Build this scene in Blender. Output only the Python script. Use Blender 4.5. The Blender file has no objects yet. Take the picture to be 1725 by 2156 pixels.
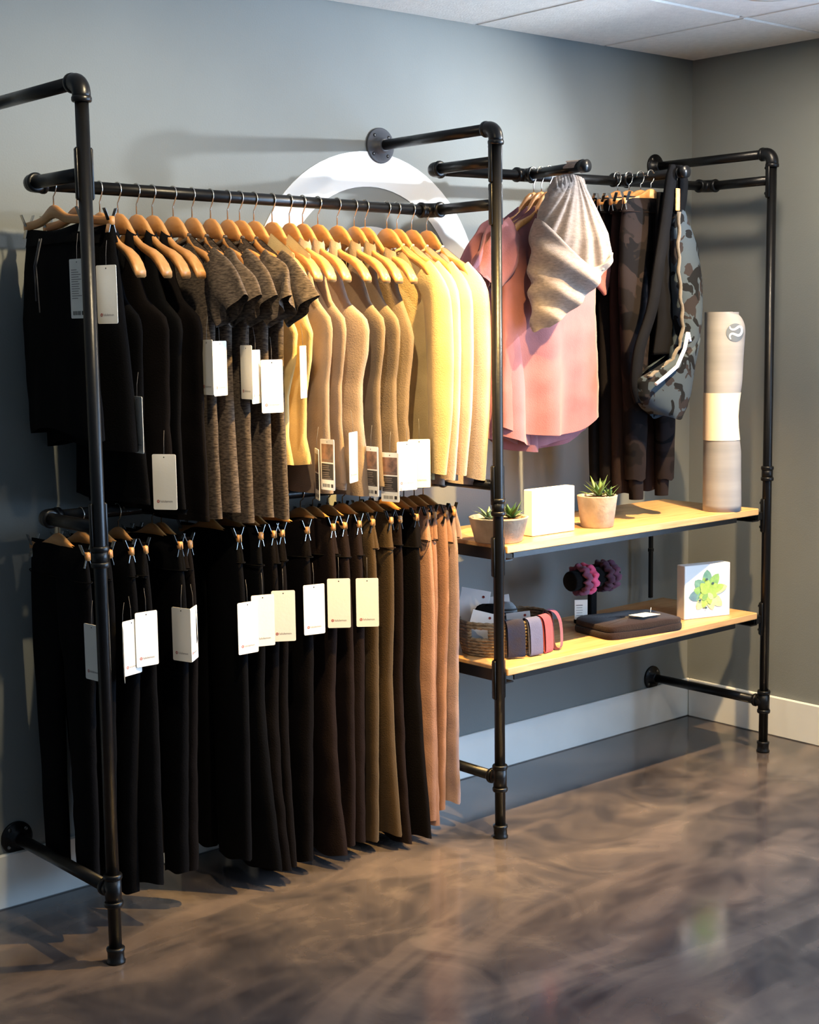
import bpy, bmesh, math, random
import numpy as np
from mathutils import Vector, Matrix

sc = bpy.context.scene
COL = sc.collection
PI = math.pi
R = math.radians

# ------------------------------------------------------------------ camera
F_PX, YAW, PITCH, ROLL = 3143.2, 0.7126, -0.1244, -0.0141
fw = Vector((math.sin(YAW) * math.cos(PITCH), math.cos(YAW) * math.cos(PITCH), math.sin(PITCH)))
rt = fw.cross(Vector((0, 0, 1))).normalized()
up = rt.cross(fw)
r2 = rt * math.cos(ROLL) + up * math.sin(ROLL)
u2 = up * math.cos(ROLL) - rt * math.sin(ROLL)
cam_d = bpy.data.cameras.new('camera')
cam_d.sensor_fit = 'VERTICAL'
cam_d.sensor_height = 36.0
cam_d.lens = F_PX / 2156.0 * 36.0
cam = bpy.data.objects.new('camera', cam_d)
COL.objects.link(cam)
cam.matrix_world = Matrix(((r2.x, u2.x, -fw.x, -0.9936), (r2.y, u2.y, -fw.y, -3.818), (r2.z, u2.z, -fw.z, 1.6134), (0, 0, 0, 1)))
sc.camera = cam

# ------------------------------------------------------------------ world, daylight, exposure
SKY_STRENGTH = 17.0
SKY_COLOR = (0.46, 0.68, 1.0, 1)
world = bpy.data.worlds.new('daylight'); sc.world = world
world.use_nodes = True
bg = world.node_tree.nodes['Background']
bg.inputs[0].default_value = SKY_COLOR
bg.inputs[1].default_value = SKY_STRENGTH
WIN = (-5.0, -1.5, 0.35, 2.35)          # window in the right wall: y0, y1, z0, z1
XW = 3.807                              # right wall plane
pd = bpy.data.lights.new('window_portal', 'AREA')
pd.shape = 'RECTANGLE'; pd.size = WIN[1] - WIN[0]; pd.size_y = WIN[3] - WIN[2]
pd.cycles.is_portal = True
po = bpy.data.objects.new('window_portal', pd); COL.objects.link(po)
po.location = (XW + 0.16, (WIN[0] + WIN[1]) / 2, (WIN[2] + WIN[3]) / 2)
po.rotation_euler = (R(90), 0, R(90))
sc.view_settings.view_transform = 'Standard'
sc.view_settings.look = 'None'
sc.view_settings.gamma = 1.0
sc.view_settings.use_curve_mapping = False
sc.view_settings.exposure = 0.0
# spot lamps on the ceiling track: position, aim, watts, colour, cone degrees, blend
SPOTS = [
    ((1.00, -1.28, 2.53), (1.15, -0.15, 1.30), 85, (1.0, 0.80, 0.50), 120, 1.0),
    ((1.95, -1.28, 2.53), (1.82, -0.32, 0.92), 620, (1.0, 0.63, 0.20), 74, 1.0),
    ((2.95, -1.30, 2.56), (2.82, -0.46, 0.80), 600, (1.0, 0.70, 0.36), 72, 1.0),
    ((3.36, -1.26, 2.262), (2.22, 0.00, 1.95), 170, (0.88, 0.94, 1.0), 76, 1.0),
]
# ceiling downlights, the second an unseen lamp added for warm fill: position, watts, colour
DOWNLIGHTS = [((3.03, -0.945, 2.6), 22, (1.0, 0.82, 0.60)), ((1.6, -3.6, 2.6), 24, (1.0, 0.86, 0.66))]

# ------------------------------------------------------------------ helpers
def lin(r, g, b):
    def f(c):
        c /= 255.0
        return c / 12.92 if c <= 0.04045 else ((c + 0.055) / 1.055) ** 2.4
    return (f(r), f(g), f(b), 1.0)

MATS = {}
def mat(name, col, rough=0.6, metal=0.0, var=0.0, vscale=8.0, bump=0.0, bscale=120.0, sheen=0.0, spec=0.5, coat=0.0, stretch=None, col2=None, trans=0.0):
    if name in MATS: return MATS[name]
    m = bpy.data.materials.new(name); m.use_nodes = True
    nt = m.node_tree; b = nt.nodes['Principled BSDF']
    c = lin(*col)
    b.inputs['Base Color'].default_value = c
    b.inputs['Roughness'].default_value = rough
    b.inputs['Metallic'].default_value = metal
    b.inputs['Specular IOR Level'].default_value = spec
    b.inputs['Sheen Weight'].default_value = sheen
    b.inputs['Coat Weight'].default_value = coat
    if trans: b.inputs['Transmission Weight'].default_value = trans
    tc = nt.nodes.new('ShaderNodeTexCoord')
    vec = tc.outputs['Object']
    if stretch:
        mp = nt.nodes.new('ShaderNodeMapping'); mp.inputs['Scale'].default_value = stretch
        nt.links.new(vec, mp.inputs[0]); vec = mp.outputs[0]
    if var or col2:
        n = nt.nodes.new('ShaderNodeTexNoise'); n.inputs['Scale'].default_value = vscale
        n.inputs['Detail'].default_value = 4
        nt.links.new(vec, n.inputs['Vector'])
        cr = nt.nodes.new('ShaderNodeValToRGB')
        if col2:
            a, d = c, lin(*col2)
        else:
            a = [x * (1 - var) for x in c[:3]] + [1]; d = [min(1, x * (1 + var)) for x in c[:3]] + [1]
        cr.color_ramp.elements[0].position = 0.32; cr.color_ramp.elements[0].color = a
        cr.color_ramp.elements[1].position = 0.68; cr.color_ramp.elements[1].color = d
        nt.links.new(n.outputs['Fac'], cr.inputs[0])
        nt.links.new(cr.outputs[0], b.inputs['Base Color'])
    if bump:
        n2 = nt.nodes.new('ShaderNodeTexNoise'); n2.inputs['Scale'].default_value = bscale
        n2.inputs['Detail'].default_value = 3
        nt.links.new(vec, n2.inputs['Vector'])
        bp = nt.nodes.new('ShaderNodeBump'); bp.inputs['Strength'].default_value = bump
        bp.inputs['Distance'].default_value = 0.004
        nt.links.new(n2.outputs['Fac'], bp.inputs['Height'])
        nt.links.new(bp.outputs[0], b.inputs['Normal'])
    MATS[name] = m
    return m

def cloth(name, col, var=0.12, sheen=0.15, rough=0.9, **k):
    k.setdefault('bump', 0.25); k.setdefault('bscale', 260.0); k.setdefault('vscale', 14.0)
    return mat(name, col, rough=rough, var=var, sheen=sheen, spec=0.2 if max(col) > 60 else 0.06, **k)

class MB:
    def __init__(self):
        self.v = []; self.f = []; self.s = []
    def add(self, vs, fs, smooth=True):
        o = len(self.v)
        self.v.extend([tuple(map(float, p)) for p in vs])
        self.f.extend([tuple(i + o for i in q) for q in fs])
        self.s.extend([smooth] * len(fs))
        return self
    def box(self, c, s, rot=None, bevel=0.0, seg=1, smooth=False):
        bm = bmesh.new(); bmesh.ops.create_cube(bm, size=1)
        for v in bm.verts: v.co = Vector((v.co.x * s[0], v.co.y * s[1], v.co.z * s[2]))
        if bevel > 0: bmesh.ops.bevel(bm, geom=list(bm.edges), offset=bevel, segments=seg, affect='EDGES', profile=0.5)
        bm.verts.index_update()
        M = (rot.to_4x4() if rot is not None else Matrix())
        vs = [M @ v.co + Vector(c) for v in bm.verts]
        fs = [[v.index for v in f.verts] for f in bm.faces]
        bm.free()
        return self.add(vs, fs, smooth)
    def loft(self, rings, closed=True, cap0=False, cap1=False, smooth=True):
        n = len(rings[0]); vs = [p for r in rings for p in r]; fs = []
        for i in range(len(rings) - 1):
            for j in range(n if closed else n - 1):
                k = (j + 1) % n
                fs.append((i * n + j, i * n + k, (i + 1) * n + k, (i + 1) * n + j))
        if cap0: fs.append(tuple(reversed(range(n))))
        if cap1: fs.append(tuple(range((len(rings) - 1) * n, len(rings) * n)))
        return self.add(vs, fs, smooth)
    def tube(self, pts, r, seg=14, cap=True, flat=1.0, closed_path=False):
        pts = [Vector(p) for p in pts]; n = len(pts)
        if not isinstance(r, (list, tuple)): r = [r] * n
        rings = []; prev = None
        for i, p in enumerate(pts):
            if closed_path: t = pts[(i + 1) % n] - pts[i - 1]
            else: t = pts[min(i + 1, n - 1)] - pts[max(i - 1, 0)]
            t.normalize()
            if prev is None:
                a = Vector((0, 0, 1)) if abs(t.z) < 0.9 else Vector((1, 0, 0))
                e = t.cross(a).normalized()
            else:
                e = (prev - t * prev.dot(t)).normalized()
            prev = e; g = t.cross(e)
            rings.append([p + (e * math.cos(a2) + g * math.sin(a2) * flat) * r[i] for a2 in [2 * PI * k / seg for k in range(seg)]])
        if closed_path: rings.append(rings[0])
        return self.loft(rings, True, cap and not closed_path, cap and not closed_path)
    def lathe(self, prof, c=(0, 0, 0), seg=28, M=None, sx=1.0, sy=1.0, wob=None):
        c = Vector(c); rings = []
        for (r, z) in prof:
            ring = []
            for k in range(seg):
                a = 2 * PI * k / seg
                rr = r * (1 + (wob(a, z) if wob else 0))
                p = Vector((rr * math.cos(a) * sx, rr * math.sin(a) * sy, z))
                if M is not None: p = M @ p
                ring.append(p + c)
            rings.append(ring)
        return self.loft(rings, True, prof[0][0] > 1e-5, prof[-1][0] > 1e-5)
    def build(self, name, m, parent=None, loc=None):
        if parent is not None: o0 = Vector(parent['_root'])
        else: o0 = Vector(loc if loc is not None else (0, 0, 0))
        me = bpy.data.meshes.new(name)
        me.from_pydata([(p[0] - o0.x, p[1] - o0.y, p[2] - o0.z) for p in self.v], [], self.f)
        me.polygons.foreach_set('use_smooth', self.s)
        me.materials.append(m)
        me.update()
        ob = bpy.data.objects.new(name, me); COL.objects.link(ob)
        if parent is not None: ob.parent = parent
        else: ob.location = o0
        ob['_root'] = tuple(o0)
        return ob

def tag_props(o, label=None, cat=None, group=None, kind=None):
    if label: o['label'] = label
    if cat: o['category'] = cat
    if group: o['group'] = group
    if kind: o['kind'] = kind
    return o
def thing(name, label, cat, loc, group=None):
    o = bpy.data.objects.new(name, None); COL.objects.link(o)
    o.location = loc; o['_root'] = tuple(loc); o.empty_display_size = 0.05
    return tag_props(o, label, cat, group)
def place(mesh, name, parent, M):
    """a child with shared mesh data at world matrix M"""
    o = bpy.data.objects.new(name, mesh); COL.objects.link(o); o.parent = parent
    o.matrix_local = Matrix.Translation(-Vector(parent['_root'])) @ M
    o['_root'] = parent['_root']
    return o
def sub(mesh, name, parent, M=None):
    """a sub-part given in its parent's own local space"""
    o = bpy.data.objects.new(name, mesh); COL.objects.link(o); o.parent = parent
    if M is not None: o.matrix_local = M
    return o

# ------------------------------------------------------------------ materials
m_pipe = mat('black_pipe', (11, 11, 12), rough=0.34, var=0.2, vscale=20, bump=0.08, bscale=90, spec=0.32)
m_flange = mat('grey_flange', (66, 69, 76), rough=0.45, var=0.1, bump=0.1)
m_screw = mat('screw_steel', (120, 118, 112), rough=0.35, metal=0.8)
m_steel = mat('bright_wire', (205, 200, 190), rough=0.22, metal=1.0)
m_clip = mat('clip_steel', (190, 188, 184), rough=0.2, metal=1.0)
m_clipb = mat('clip_black', (16, 16, 17), rough=0.4)
m_hw = mat('hanger_wood', (196, 142, 84), rough=0.42, col2=(174, 118, 62), vscale=9, stretch=(6, 1.2, 6), bump=0.05, bscale=60, coat=0.15)
m_tagp = mat('tag_card', (232, 228, 218), rough=0.7, bump=0.05)
m_red = mat('tag_red', (170, 60, 50), rough=0.7)
m_ink = mat('tag_ink', (110, 100, 96), rough=0.7)
m_inkd = mat('dark_ink', (40, 36, 36), rough=0.6)
m_photo = mat('photo_print', (34, 30, 34), rough=0.45, col2=(150, 110, 90), vscale=30)
m_string = mat('tag_string', (96, 92, 88), rough=0.8)
m_black = cloth('black_cloth', (9, 9, 11), var=0.15, sheen=0.0)
m_black2 = cloth('black_cloth_warm', (14, 11, 11), var=0.15, sheen=0.0)
m_darkbrown = cloth('dark_brown_cloth', (30, 22, 20), sheen=0.0)
m_olive = cloth('olive_cloth', (66, 50, 30), sheen=0.05)
m_tan = cloth('tan_cloth', (150, 112, 92), sheen=.05)
m_mauvegrey = cloth('mauve_grey_cloth', (146, 124, 122))
m_heather = cloth('heather_cloth', (48, 42, 38), col2=(98, 86, 76), vscale=70, stretch=(1, 1, 4), sheen=0.04)
m_taupe = cloth('taupe_cloth', (134, 116, 102))
m_taupe2 = cloth('taupe_dark_cloth', (112, 96, 80))
m_cream = cloth('cream_cloth', (192, 168, 120))
m_peach = cloth('peach_cloth', (182, 156, 138))
m_peach2 = cloth('pale_peach_cloth', (190, 174, 166))
m_navydark = cloth('navy_dark_cloth', (30, 33, 42))
m_mauve = cloth('mauve_cloth', (134, 86, 88), var=0.1)
m_mauve2 = cloth('mauve_shade_cloth', (130, 86, 94), var=0.1)
m_scarf = cloth('marl_grey_cloth', (112, 102, 96), col2=(134, 122, 114), vscale=70, stretch=(1, 1, 3))
m_white = mat('white_paint', (236, 236, 232), rough=0.6, bump=0.05, bscale=200)
m_shelf = mat('shelf_wood', (206, 164, 112), rough=0.45, col2=(182, 134, 82), vscale=5, stretch=(1.2, 9, 9), bump=0.06, bscale=50, coat=0.1)

def node_mat(name):
    m = bpy.data.materials.new(name); m.use_nodes = True
    return m, m.node_tree, m.node_tree.nodes['Principled BSDF']

# wall paint
m_wall = mat('grey_wall_paint', (130, 134, 132), rough=0.75, var=0.03, vscale=3, bump=0.12, bscale=180, spec=0.3)
m_base = mat('baseboard_paint', (236, 236, 230), rough=0.45, var=0.03, vscale=6)
m_tile = mat('ceiling_tile', (222, 220, 214), rough=0.95, var=0.05, vscale=40, bump=0.35, bscale=140)
m_tbar = mat('ceiling_bar', (206, 204, 200), rough=0.6)

def floor_material():
    m, nt, b = node_mat('metallic_epoxy_floor')
    tc = nt.nodes.new('ShaderNodeTexCoord')
    n1 = nt.nodes.new('ShaderNodeTexNoise'); n1.inputs['Scale'].default_value = 1.3; n1.inputs['Detail'].default_value = 5; n1.inputs['Distortion'].default_value = 1.6
    nt.links.new(tc.outputs['Object'], n1.inputs['Vector'])
    n2 = nt.nodes.new('ShaderNodeTexNoise'); n2.inputs['Scale'].default_value = 3.1; n2.inputs['Detail'].default_value = 8; n2.inputs['Distortion'].default_value = 2.4
    nt.links.new(tc.outputs['Object'], n2.inputs['Vector'])
    cr = nt.nodes.new('ShaderNodeValToRGB')
    els = cr.color_ramp.elements
    els[0].position = 0.30; els[0].color = lin(42, 40, 44)
    els[1].position = 0.74; els[1].color = lin(124, 110, 98)
    e = els.new(0.46); e.color = lin(66, 61, 62)
    e = els.new(0.58); e.color = lin(88, 79, 75)
    mx = nt.nodes.new('ShaderNodeMix'); mx.data_type = 'FLOAT'; mx.inputs[0].default_value = 0.45
    nt.links.new(n1.outputs['Fac'], mx.inputs[2]); nt.links.new(n2.outputs['Fac'], mx.inputs[3])
    nt.links.new(mx.outputs[0], cr.inputs[0])
    # pale and dark trowel sweeps
    n3 = nt.nodes.new('ShaderNodeTexNoise'); n3.inputs['Scale'].default_value = 0.9; n3.inputs['Detail'].default_value = 2; n3.inputs['Distortion'].default_value = 3.5
    mp = nt.nodes.new('ShaderNodeMapping'); mp.inputs['Scale'].default_value = (0.7, 1.9, 1); mp.inputs['Rotation'].default_value = (0, 0, 0.5)
    nt.links.new(tc.outputs['Object'], mp.inputs[0]); nt.links.new(mp.outputs[0], n3.inputs['Vector'])
    c2 = nt.nodes.new('ShaderNodeValToRGB'); c2.color_ramp.elements[0].position = 0.48; c2.color_ramp.elements[1].position = 0.62
    c2.color_ramp.elements[1].color = (0.28, 0.28, 0.28, 1)
    nt.links.new(n3.outputs['Fac'], c2.inputs[0])
    m2 = nt.nodes.new('ShaderNodeMix'); m2.data_type = 'RGBA'
    nt.links.new(c2.outputs[0], m2.inputs[0]); nt.links.new(cr.outputs[0], m2.inputs[6]); m2.inputs[7].default_value = lin(140, 122, 110)
    nt.links.new(m2.outputs[2], b.inputs['Base Color'])
    rr = nt.nodes.new('ShaderNodeMapRange'); rr.inputs[3].default_value = 0.07; rr.inputs[4].default_value = 0.20
    nt.links.new(n2.outputs['Fac'], rr.inputs[0]); nt.links.new(rr.outputs[0], b.inputs['Roughness'])
    b.inputs['Metallic'].default_value = 0.15
    b.inputs['Specular IOR Level'].default_value = 0.9
    bp = nt.nodes.new('ShaderNodeBump'); bp.inputs['Strength'].default_value = 0.03; bp.inputs['Distance'].default_value = 0.01
    nt.links.new(n2.outputs['Fac'], bp.inputs['Height']); nt.links.new(bp.outputs[0], b.inputs['Normal'])
    return m
m_floor = floor_material()

def camo_material(name, base, dark, brown, scale):
    m, nt, b = node_mat(name)
    tc = nt.nodes.new('ShaderNodeTexCoord')
    def n(s, d):
        x = nt.nodes.new('ShaderNodeTexNoise'); x.inputs['Scale'].default_value = s; x.inputs['Detail'].default_value = 2.5; x.inputs['Distortion'].default_value = d
        nt.links.new(tc.outputs['Object'], x.inputs['Vector'])
        c = nt.nodes.new('ShaderNodeValToRGB'); c.color_ramp.interpolation = 'CONSTANT'
        c.color_ramp.elements[1].position = 0.55
        nt.links.new(x.outputs['Fac'], c.inputs[0]); return c
    a, d = n(scale, 0.6), n(scale * 0.8, 1.1)
    m1 = nt.nodes.new('ShaderNodeMix'); m1.data_type = 'RGBA'; m1.inputs[6].default_value = lin(*base); m1.inputs[7].default_value = lin(*brown)
    m2 = nt.nodes.new('ShaderNodeMix'); m2.data_type = 'RGBA'; m2.inputs[7].default_value = lin(*dark)
    nt.links.new(a.outputs[0], m1.inputs[0]); nt.links.new(m1.outputs[2], m2.inputs[6]); nt.links.new(d.outputs[0], m2.inputs[0])
    nt.links.new(m2.outputs[2], b.inputs['Base Color']); b.inputs['Roughness'].default_value = 0.9; b.inputs['Specular IOR Level'].default_value = 0.06
    return m
m_camo = camo_material('camo_cloth', (48, 56, 63), (16, 17, 19), (32, 29, 30), 15)
m_camod = camo_material('dark_camo_cloth', (27, 22, 22), (10, 9, 11), (18, 15, 15), 9)

# ------------------------------------------------------------------ the room
X0, Y0, CE = -3.6, -6.6, 2.622
def struct(name, mb, m, parent=None):
    o = mb.build(name, m, parent)
    if parent is None: tag_props(o, kind='structure')
    return o
struct('floor', MB().box(((X0 + XW) / 2, Y0 / 2, -0.05), (XW - X0, -Y0, 0.10)), m_floor)
WH = CE + 0.1
struct('wall_back', MB().box(((X0 + XW) / 2, 0.06, WH / 2), (XW - X0 + 0.3, 0.12, WH)), m_wall)
y0, y1, z0, z1 = WIN
w = MB()
w.box((XW + 0.075, (y1 + 0.0) / 2, WH / 2), (0.15, -y1, WH))
w.box((XW + 0.075, (Y0 + y0) / 2, WH / 2), (0.15, y0 - Y0, WH))
w.box((XW + 0.075, (y0 + y1) / 2, z0 / 2), (0.15, y1 - y0, z0))
w.box((XW + 0.075, (y0 + y1) / 2, (z1 + WH) / 2), (0.15, y1 - y0, WH - z1))
struct('wall_right', w, m_wall)
struct('wall_left', MB().box((X0 - 0.06, Y0 / 2, WH / 2), (0.12, -Y0, WH)), m_wall)
struct('wall_front', MB().box(((X0 + XW) / 2, Y0 - 0.06, WH / 2), (XW - X0 + 0.3, 0.12, WH)), m_wall)
BB = 0.156
def baseboard(name, c, s):
    struct(name, MB().box(c, s, bevel=0.004), m_base)
baseboard('baseboard_back', ((X0 + XW) / 2, -0.008, BB / 2), (XW - X0, 0.016, BB))
baseboard('baseboard_right', (XW - 0.008, (-2.0 - 0.016) / 2 - 1.0, BB / 2), (0.016, 3.98, BB))
ceil = struct('ceiling', MB().box(((X0 + XW) / 2, Y0 / 2, CE + 0.075), (XW - X0, -Y0, 0.05)), m_tbar)
TX, TY = 0.655, 0.64
xs = [2.62 + TX * k for k in range(-10, 3)]
ys = [-TY * k for k in range(0, 12)]
tm = MB().box((0, 0, 0), (TX - 0.022, TY - 0.022, 0.014), bevel=0.004).build('ceiling_panel', m_tile)
tile_mesh = tm.data; bpy.data.objects.remove(tm)
bxs = [x for x in xs if X0 < x < XW]; bys = [y for y in ys if Y0 < y < 0]
ex = [X0] + bxs + [XW]; ey = [0] + bys + [Y0]
ceil['_root'] = (0, 0, 0)
for i in range(len(ex) - 1):
    for j in range(len(ey) - 1):
        cx, cy = (ex[i] + ex[i + 1]) / 2, (ey[j] + ey[j + 1]) / 2
        M = Matrix.Translation((cx, cy, CE + 0.010)) @ Matrix.Diagonal(((ex[i + 1] - ex[i] - 0.018) / (TX - 0.022), (ey[j] - ey[j + 1] - 0.018) / (TY - 0.022), 1, 1))
        place(tile_mesh, 'ceiling_tile', ceil, M)
for x in bxs: MB().box((x, Y0 / 2, CE + 0.012), (0.024, -Y0, 0.012)).build('grid_bar', m_tbar, ceil)
for y in bys: MB().box(((X0 + XW) / 2, y, CE + 0.0135), (XW - X0, 0.024, 0.009)).build('grid_bar', m_tbar, ceil)
# window in the right wall (beside the camera)
m_frame = mat('window_frame_black', (30, 30, 32), rough=0.4)
m_glass = bpy.data.materials.new('window_glass'); m_glass.use_nodes = True
nt = m_glass.node_tree; nt.nodes.clear()
o_ = nt.nodes.new('ShaderNodeOutputMaterial'); mx = nt.nodes.new('ShaderNodeMixShader'); tr = nt.nodes.new('ShaderNodeBsdfTransparent'); gl = nt.nodes.new('ShaderNodeBsdfGlossy')
gl.inputs['Roughness'].default_value = 0.02; mx.inputs[0].default_value = 0.06
nt.links.new(tr.outputs[0], mx.inputs[1]); nt.links.new(gl.outputs[0], mx.inputs[2]); nt.links.new(mx.outputs[0], o_.inputs[0])
fr = MB()
cy, cz = (y0 + y1) / 2, (z0 + z1) / 2
for z in (z0 + 0.02, z1 - 0.02): fr.box((XW + 0.075, cy, z), (0.07, y1 - y0, 0.04))
nb = 3
for k in range(nb + 1): fr.box((XW + 0.075, y0 + 0.02 + (y1 - y0 - 0.04) * k / nb, cz), (0.07, 0.04, z1 - z0))
win = struct('window_1', fr, m_frame)
win['_root'] = (0, 0, 0)
for k in range(nb):
    ya = y0 + 0.04 + (y1 - y0 - 0.04) * k / nb; yb = y0 + (y1 - y0 - 0.04) * (k + 1) / nb
    MB().box((XW + 0.075, (ya + yb) / 2, cz), (0.004, yb - ya, z1 - z0 - 0.08)).build('pane', m_glass, win)

# emblem painted in white on the back wall
ec = (2.155, 1.69)
def arc_band(mb, r_in, r_out, a0, a1, y, n=72, cin=(0, 0)):
    vs = []; fs = []
    for k in range(n + 1):
        a = a0 + (a1 - a0) * k / n
        vs.append((ec[0] + r_out * math.cos(a), y, ec[1] + r_out * math.sin(a)))
        vs.append((ec[0] + cin[0] + r_in * math.cos(a), y, ec[1] + cin[1] + r_in * math.sin(a)))
    for k in range(n): fs.append((2 * k, 2 * k + 1, 2 * k + 3, 2 * k + 2))
    mb.add(vs, fs, False)
em = MB()
arc_band(em, 0.372, 0.484, 0, 2 * PI, -0.0025)
arc_band(em, 0.0, 0.245, 0, 2 * PI, -0.0025)
# thin edge of the lettering film
for r in (0.484,):
    n = 72
    em.loft([[(ec[0] + r * math.cos(2 * PI * k / n), yy, ec[1] + r * math.sin(2 * PI * k / n)) for k in range(n)] for yy in (-0.0025, 0.0)])
eo = em.build('wall_emblem', mat('emblem_white', (232, 236, 238), rough=0.6, bump=0.1, bscale=60), None, (ec[0], 0, ec[1]))
tag_props(eo, 'large white ring emblem on the grey back wall behind the beige tops', 'emblem')

# ------------------------------------------------------------------ ceiling spot lamps
m_lampb = mat('lamp_black', (24, 24, 24), rough=0.4)
def emis(name, col, s):
    m, nt, b = node_mat(name)
    b.inputs['Emission Color'].default_value = (*col, 1); b.inputs['Emission Strength'].default_value = s
    return m
def spot_lamp(pos, aim, watts, col, cone, blend, lab):
    pos, aim = Vector(pos), Vector(aim)
    d = (aim - pos).normalized()
    t = thing('track_spotlight', lab, 'spotlight', (pos.x, pos.y, CE), 'track spotlights')
    q = Vector((0, 0, -1)).rotation_difference(d).to_matrix()
    back = pos - d * 0.085
    MB().box((pos.x, back.y, CE - 0.012), (0.06, 0.04, 0.024), bevel=0.004).build('mount', m_lampb, t)
    MB().tube([(pos.x, back.y, CE - 0.02), (back.x, back.y, back.z)], 0.008).build('stem', m_lampb, t)
    MB().lathe([(0.018, 0.10), (0.036, 0.085), (0.040, -0.01), (0.037, -0.012), (0.034, 0.02)], back - d * 0.0, 24, q).build('lamp_head', m_lampb, t)
    MB().lathe([(0.033, 0.012), (0.0, 0.012)], back, 24, q).build('lamp_lens', emis('lamp_glow_%g' % watts, col, 6.0), t)
    ld = bpy.data.lights.new('spot_bulb', 'SPOT')
    ld.energy = watts; ld.color = col; ld.spot_size = R(cone); ld.spot_blend = blend; ld.shadow_soft_size = 0.02
    lo = bpy.data.objects.new('spot_bulb', ld); COL.objects.link(lo); lo.parent = t
    lo.matrix_local = Matrix.Translation(-Vector(t.location)) @ Matrix.Translation(pos) @ q.to_4x4()
labs = ['black spotlight on the ceiling above the black tops', 'black spotlight on the ceiling above the beige tops', 'black spotlight on the ceiling above the wooden shelves', 'black spotlight near the right wall aimed at the white emblem']
for s, l in zip(SPOTS, labs): spot_lamp(*s, l)
tk = MB().box((2.2, -1.33, CE - 0.004), (3.0, 0.032, 0.008))
tag_props(tk.build('light_track', m_lampb, None, (2.2, -1.33, CE)), 'long black light track screwed to the tiled ceiling', 'track')
m_trim = mat('trim_white', (226, 224, 218), rough=0.4)
for k, (pos, wt, col) in enumerate(DOWNLIGHTS):
    t = thing('downlight', ['round recessed ceiling light glowing warm at the top edge', 'added round ceiling light for warm fill in the middle of the shop'][k], 'light', (pos[0], pos[1], CE), 'recessed downlights')
    MB().lathe([(0.078, 0.004), (0.105, 0.001), (0.105, -0.004), (0.078, -0.005)], (pos[0], pos[1], CE), 32).build('trim_ring', MATS['trim_white'], t)
    MB().lathe([(0.078, -0.001), (0.0, -0.001)], (pos[0], pos[1], CE), 32).build('lamp_disc', emis('room_lamp_%d' % k, (1.0, 0.62, 0.30), 3.0), t)
    ld = bpy.data.lights.new('downlight_bulb', 'AREA'); ld.shape = 'DISK'; ld.size = 0.15; ld.energy = wt; ld.color = col
    lo = bpy.data.objects.new('downlight_bulb', ld); COL.objects.link(lo); lo.parent = t; lo.location = (0, 0, -0.012)

# ------------------------------------------------------------------ pipe rack
XL, XM, XR, YD, ZT, YR = 0.8194, 2.1989, 3.5818, -0.5418, 0.1936, -0.248
RP = 0.0168
HT = {XL: 2.203, XM: 2.195, XR: 2.207}
Z1L, Z1R, Z2L, Z2R, ZLO = 1.986, 1.971, 2.097, 2.113, 1.126
rack = thing('pipe_rack', 'tall black iron pipe clothes rack with three posts fixed to the wall', 'rack', (XM, -0.27, 0))
def pipe(name, a, b, r=RP):
    return MB().tube([a, b], r, 20).build(name, m_pipe, rack)
def band(mb, p, axis, r=0.0245, h=0.007):
    q = Vector((0, 0, 1)).rotation_difference(Vector(axis)).to_matrix()
    mb.lathe([(RP, -h), (r - 0.002, -h), (r, -h * 0.5), (r, h * 0.5), (r - 0.002, h), (RP, h)], p, 24, q)
def elbow(p, a, b, rad=0.03):
    """pipe elbow at p between unit directions a and b (pointing away from p)"""
    p, a, b = Vector(p), Vector(a).normalized(), Vector(b).normalized()
    pts = [p + a * (rad + 0.012), p + a * rad]
    c = p + (a + b) * rad
    for k in range(1, 8):
        t = k / 8 * PI / 2
        pts.append(c - b * rad * math.cos(t) - a * rad * math.sin(t))
    pts += [p + b * rad, p + b * (rad + 0.012)]
    mb = MB().tube(pts, 0.0225, 20)
    band(mb, p + a * (rad + 0.012), a); band(mb, p + b * (rad + 0.012), b)
    return mb.build('elbow_fitting', m_pipe, rack)
def tee(p, run, side):
    p, run, side = Vector(p), Vector(run), Vector(side)
    mb = MB().tube([p - run * 0.036, p + run * 0.036], 0.0215, 20).tube([p, p + side * 0.036], 0.0215, 20)
    band(mb, p - run * 0.036, run); band(mb, p + run * 0.036, run); band(mb, p + side * 0.036, side)
    return mb.build('tee_fitting', m_pipe, rack)
def coupling(p, axis=(0, 0, 1)):
    p, ax = Vector(p), Vector(axis)
    mb = MB().tube([p - ax * 0.02, p + ax * 0.02], 0.0205, 20)
    band(mb, p - ax * 0.02, ax, 0.0235); band(mb, p + ax * 0.02, ax, 0.0235)
    return mb.build('coupling', m_pipe, rack)
def saddle(x, z):
    """curved clamp plate behind the post where a rail arm is bolted on"""
    rings = []
    for zz, k in ((-0.062, 0.3), (-0.058, 1), (0.058, 1), (0.062, 0.3)):
        rings.append([(x + (0.0185 + 0.005 * k) * math.sin(a), YD + (0.0185 + 0.005 * k) * math.cos(a), z + zz) for a in np.linspace(-1.75, 1.75, 15)] +
                     [(x + 0.0165 * math.sin(a), YD + 0.0165 * math.cos(a), z + zz) for a in np.linspace(1.75, -1.75, 15)])
    mb = MB().loft(rings, True, True, True)
    for zz in (-0.045, 0.045):
        mb.tube([(x, YD + 0.02, z + zz), (x, YD + 0.029, z + zz)], 0.0055, 10)
    mb.build('clamp_saddle', m_pipe, rack)
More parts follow.
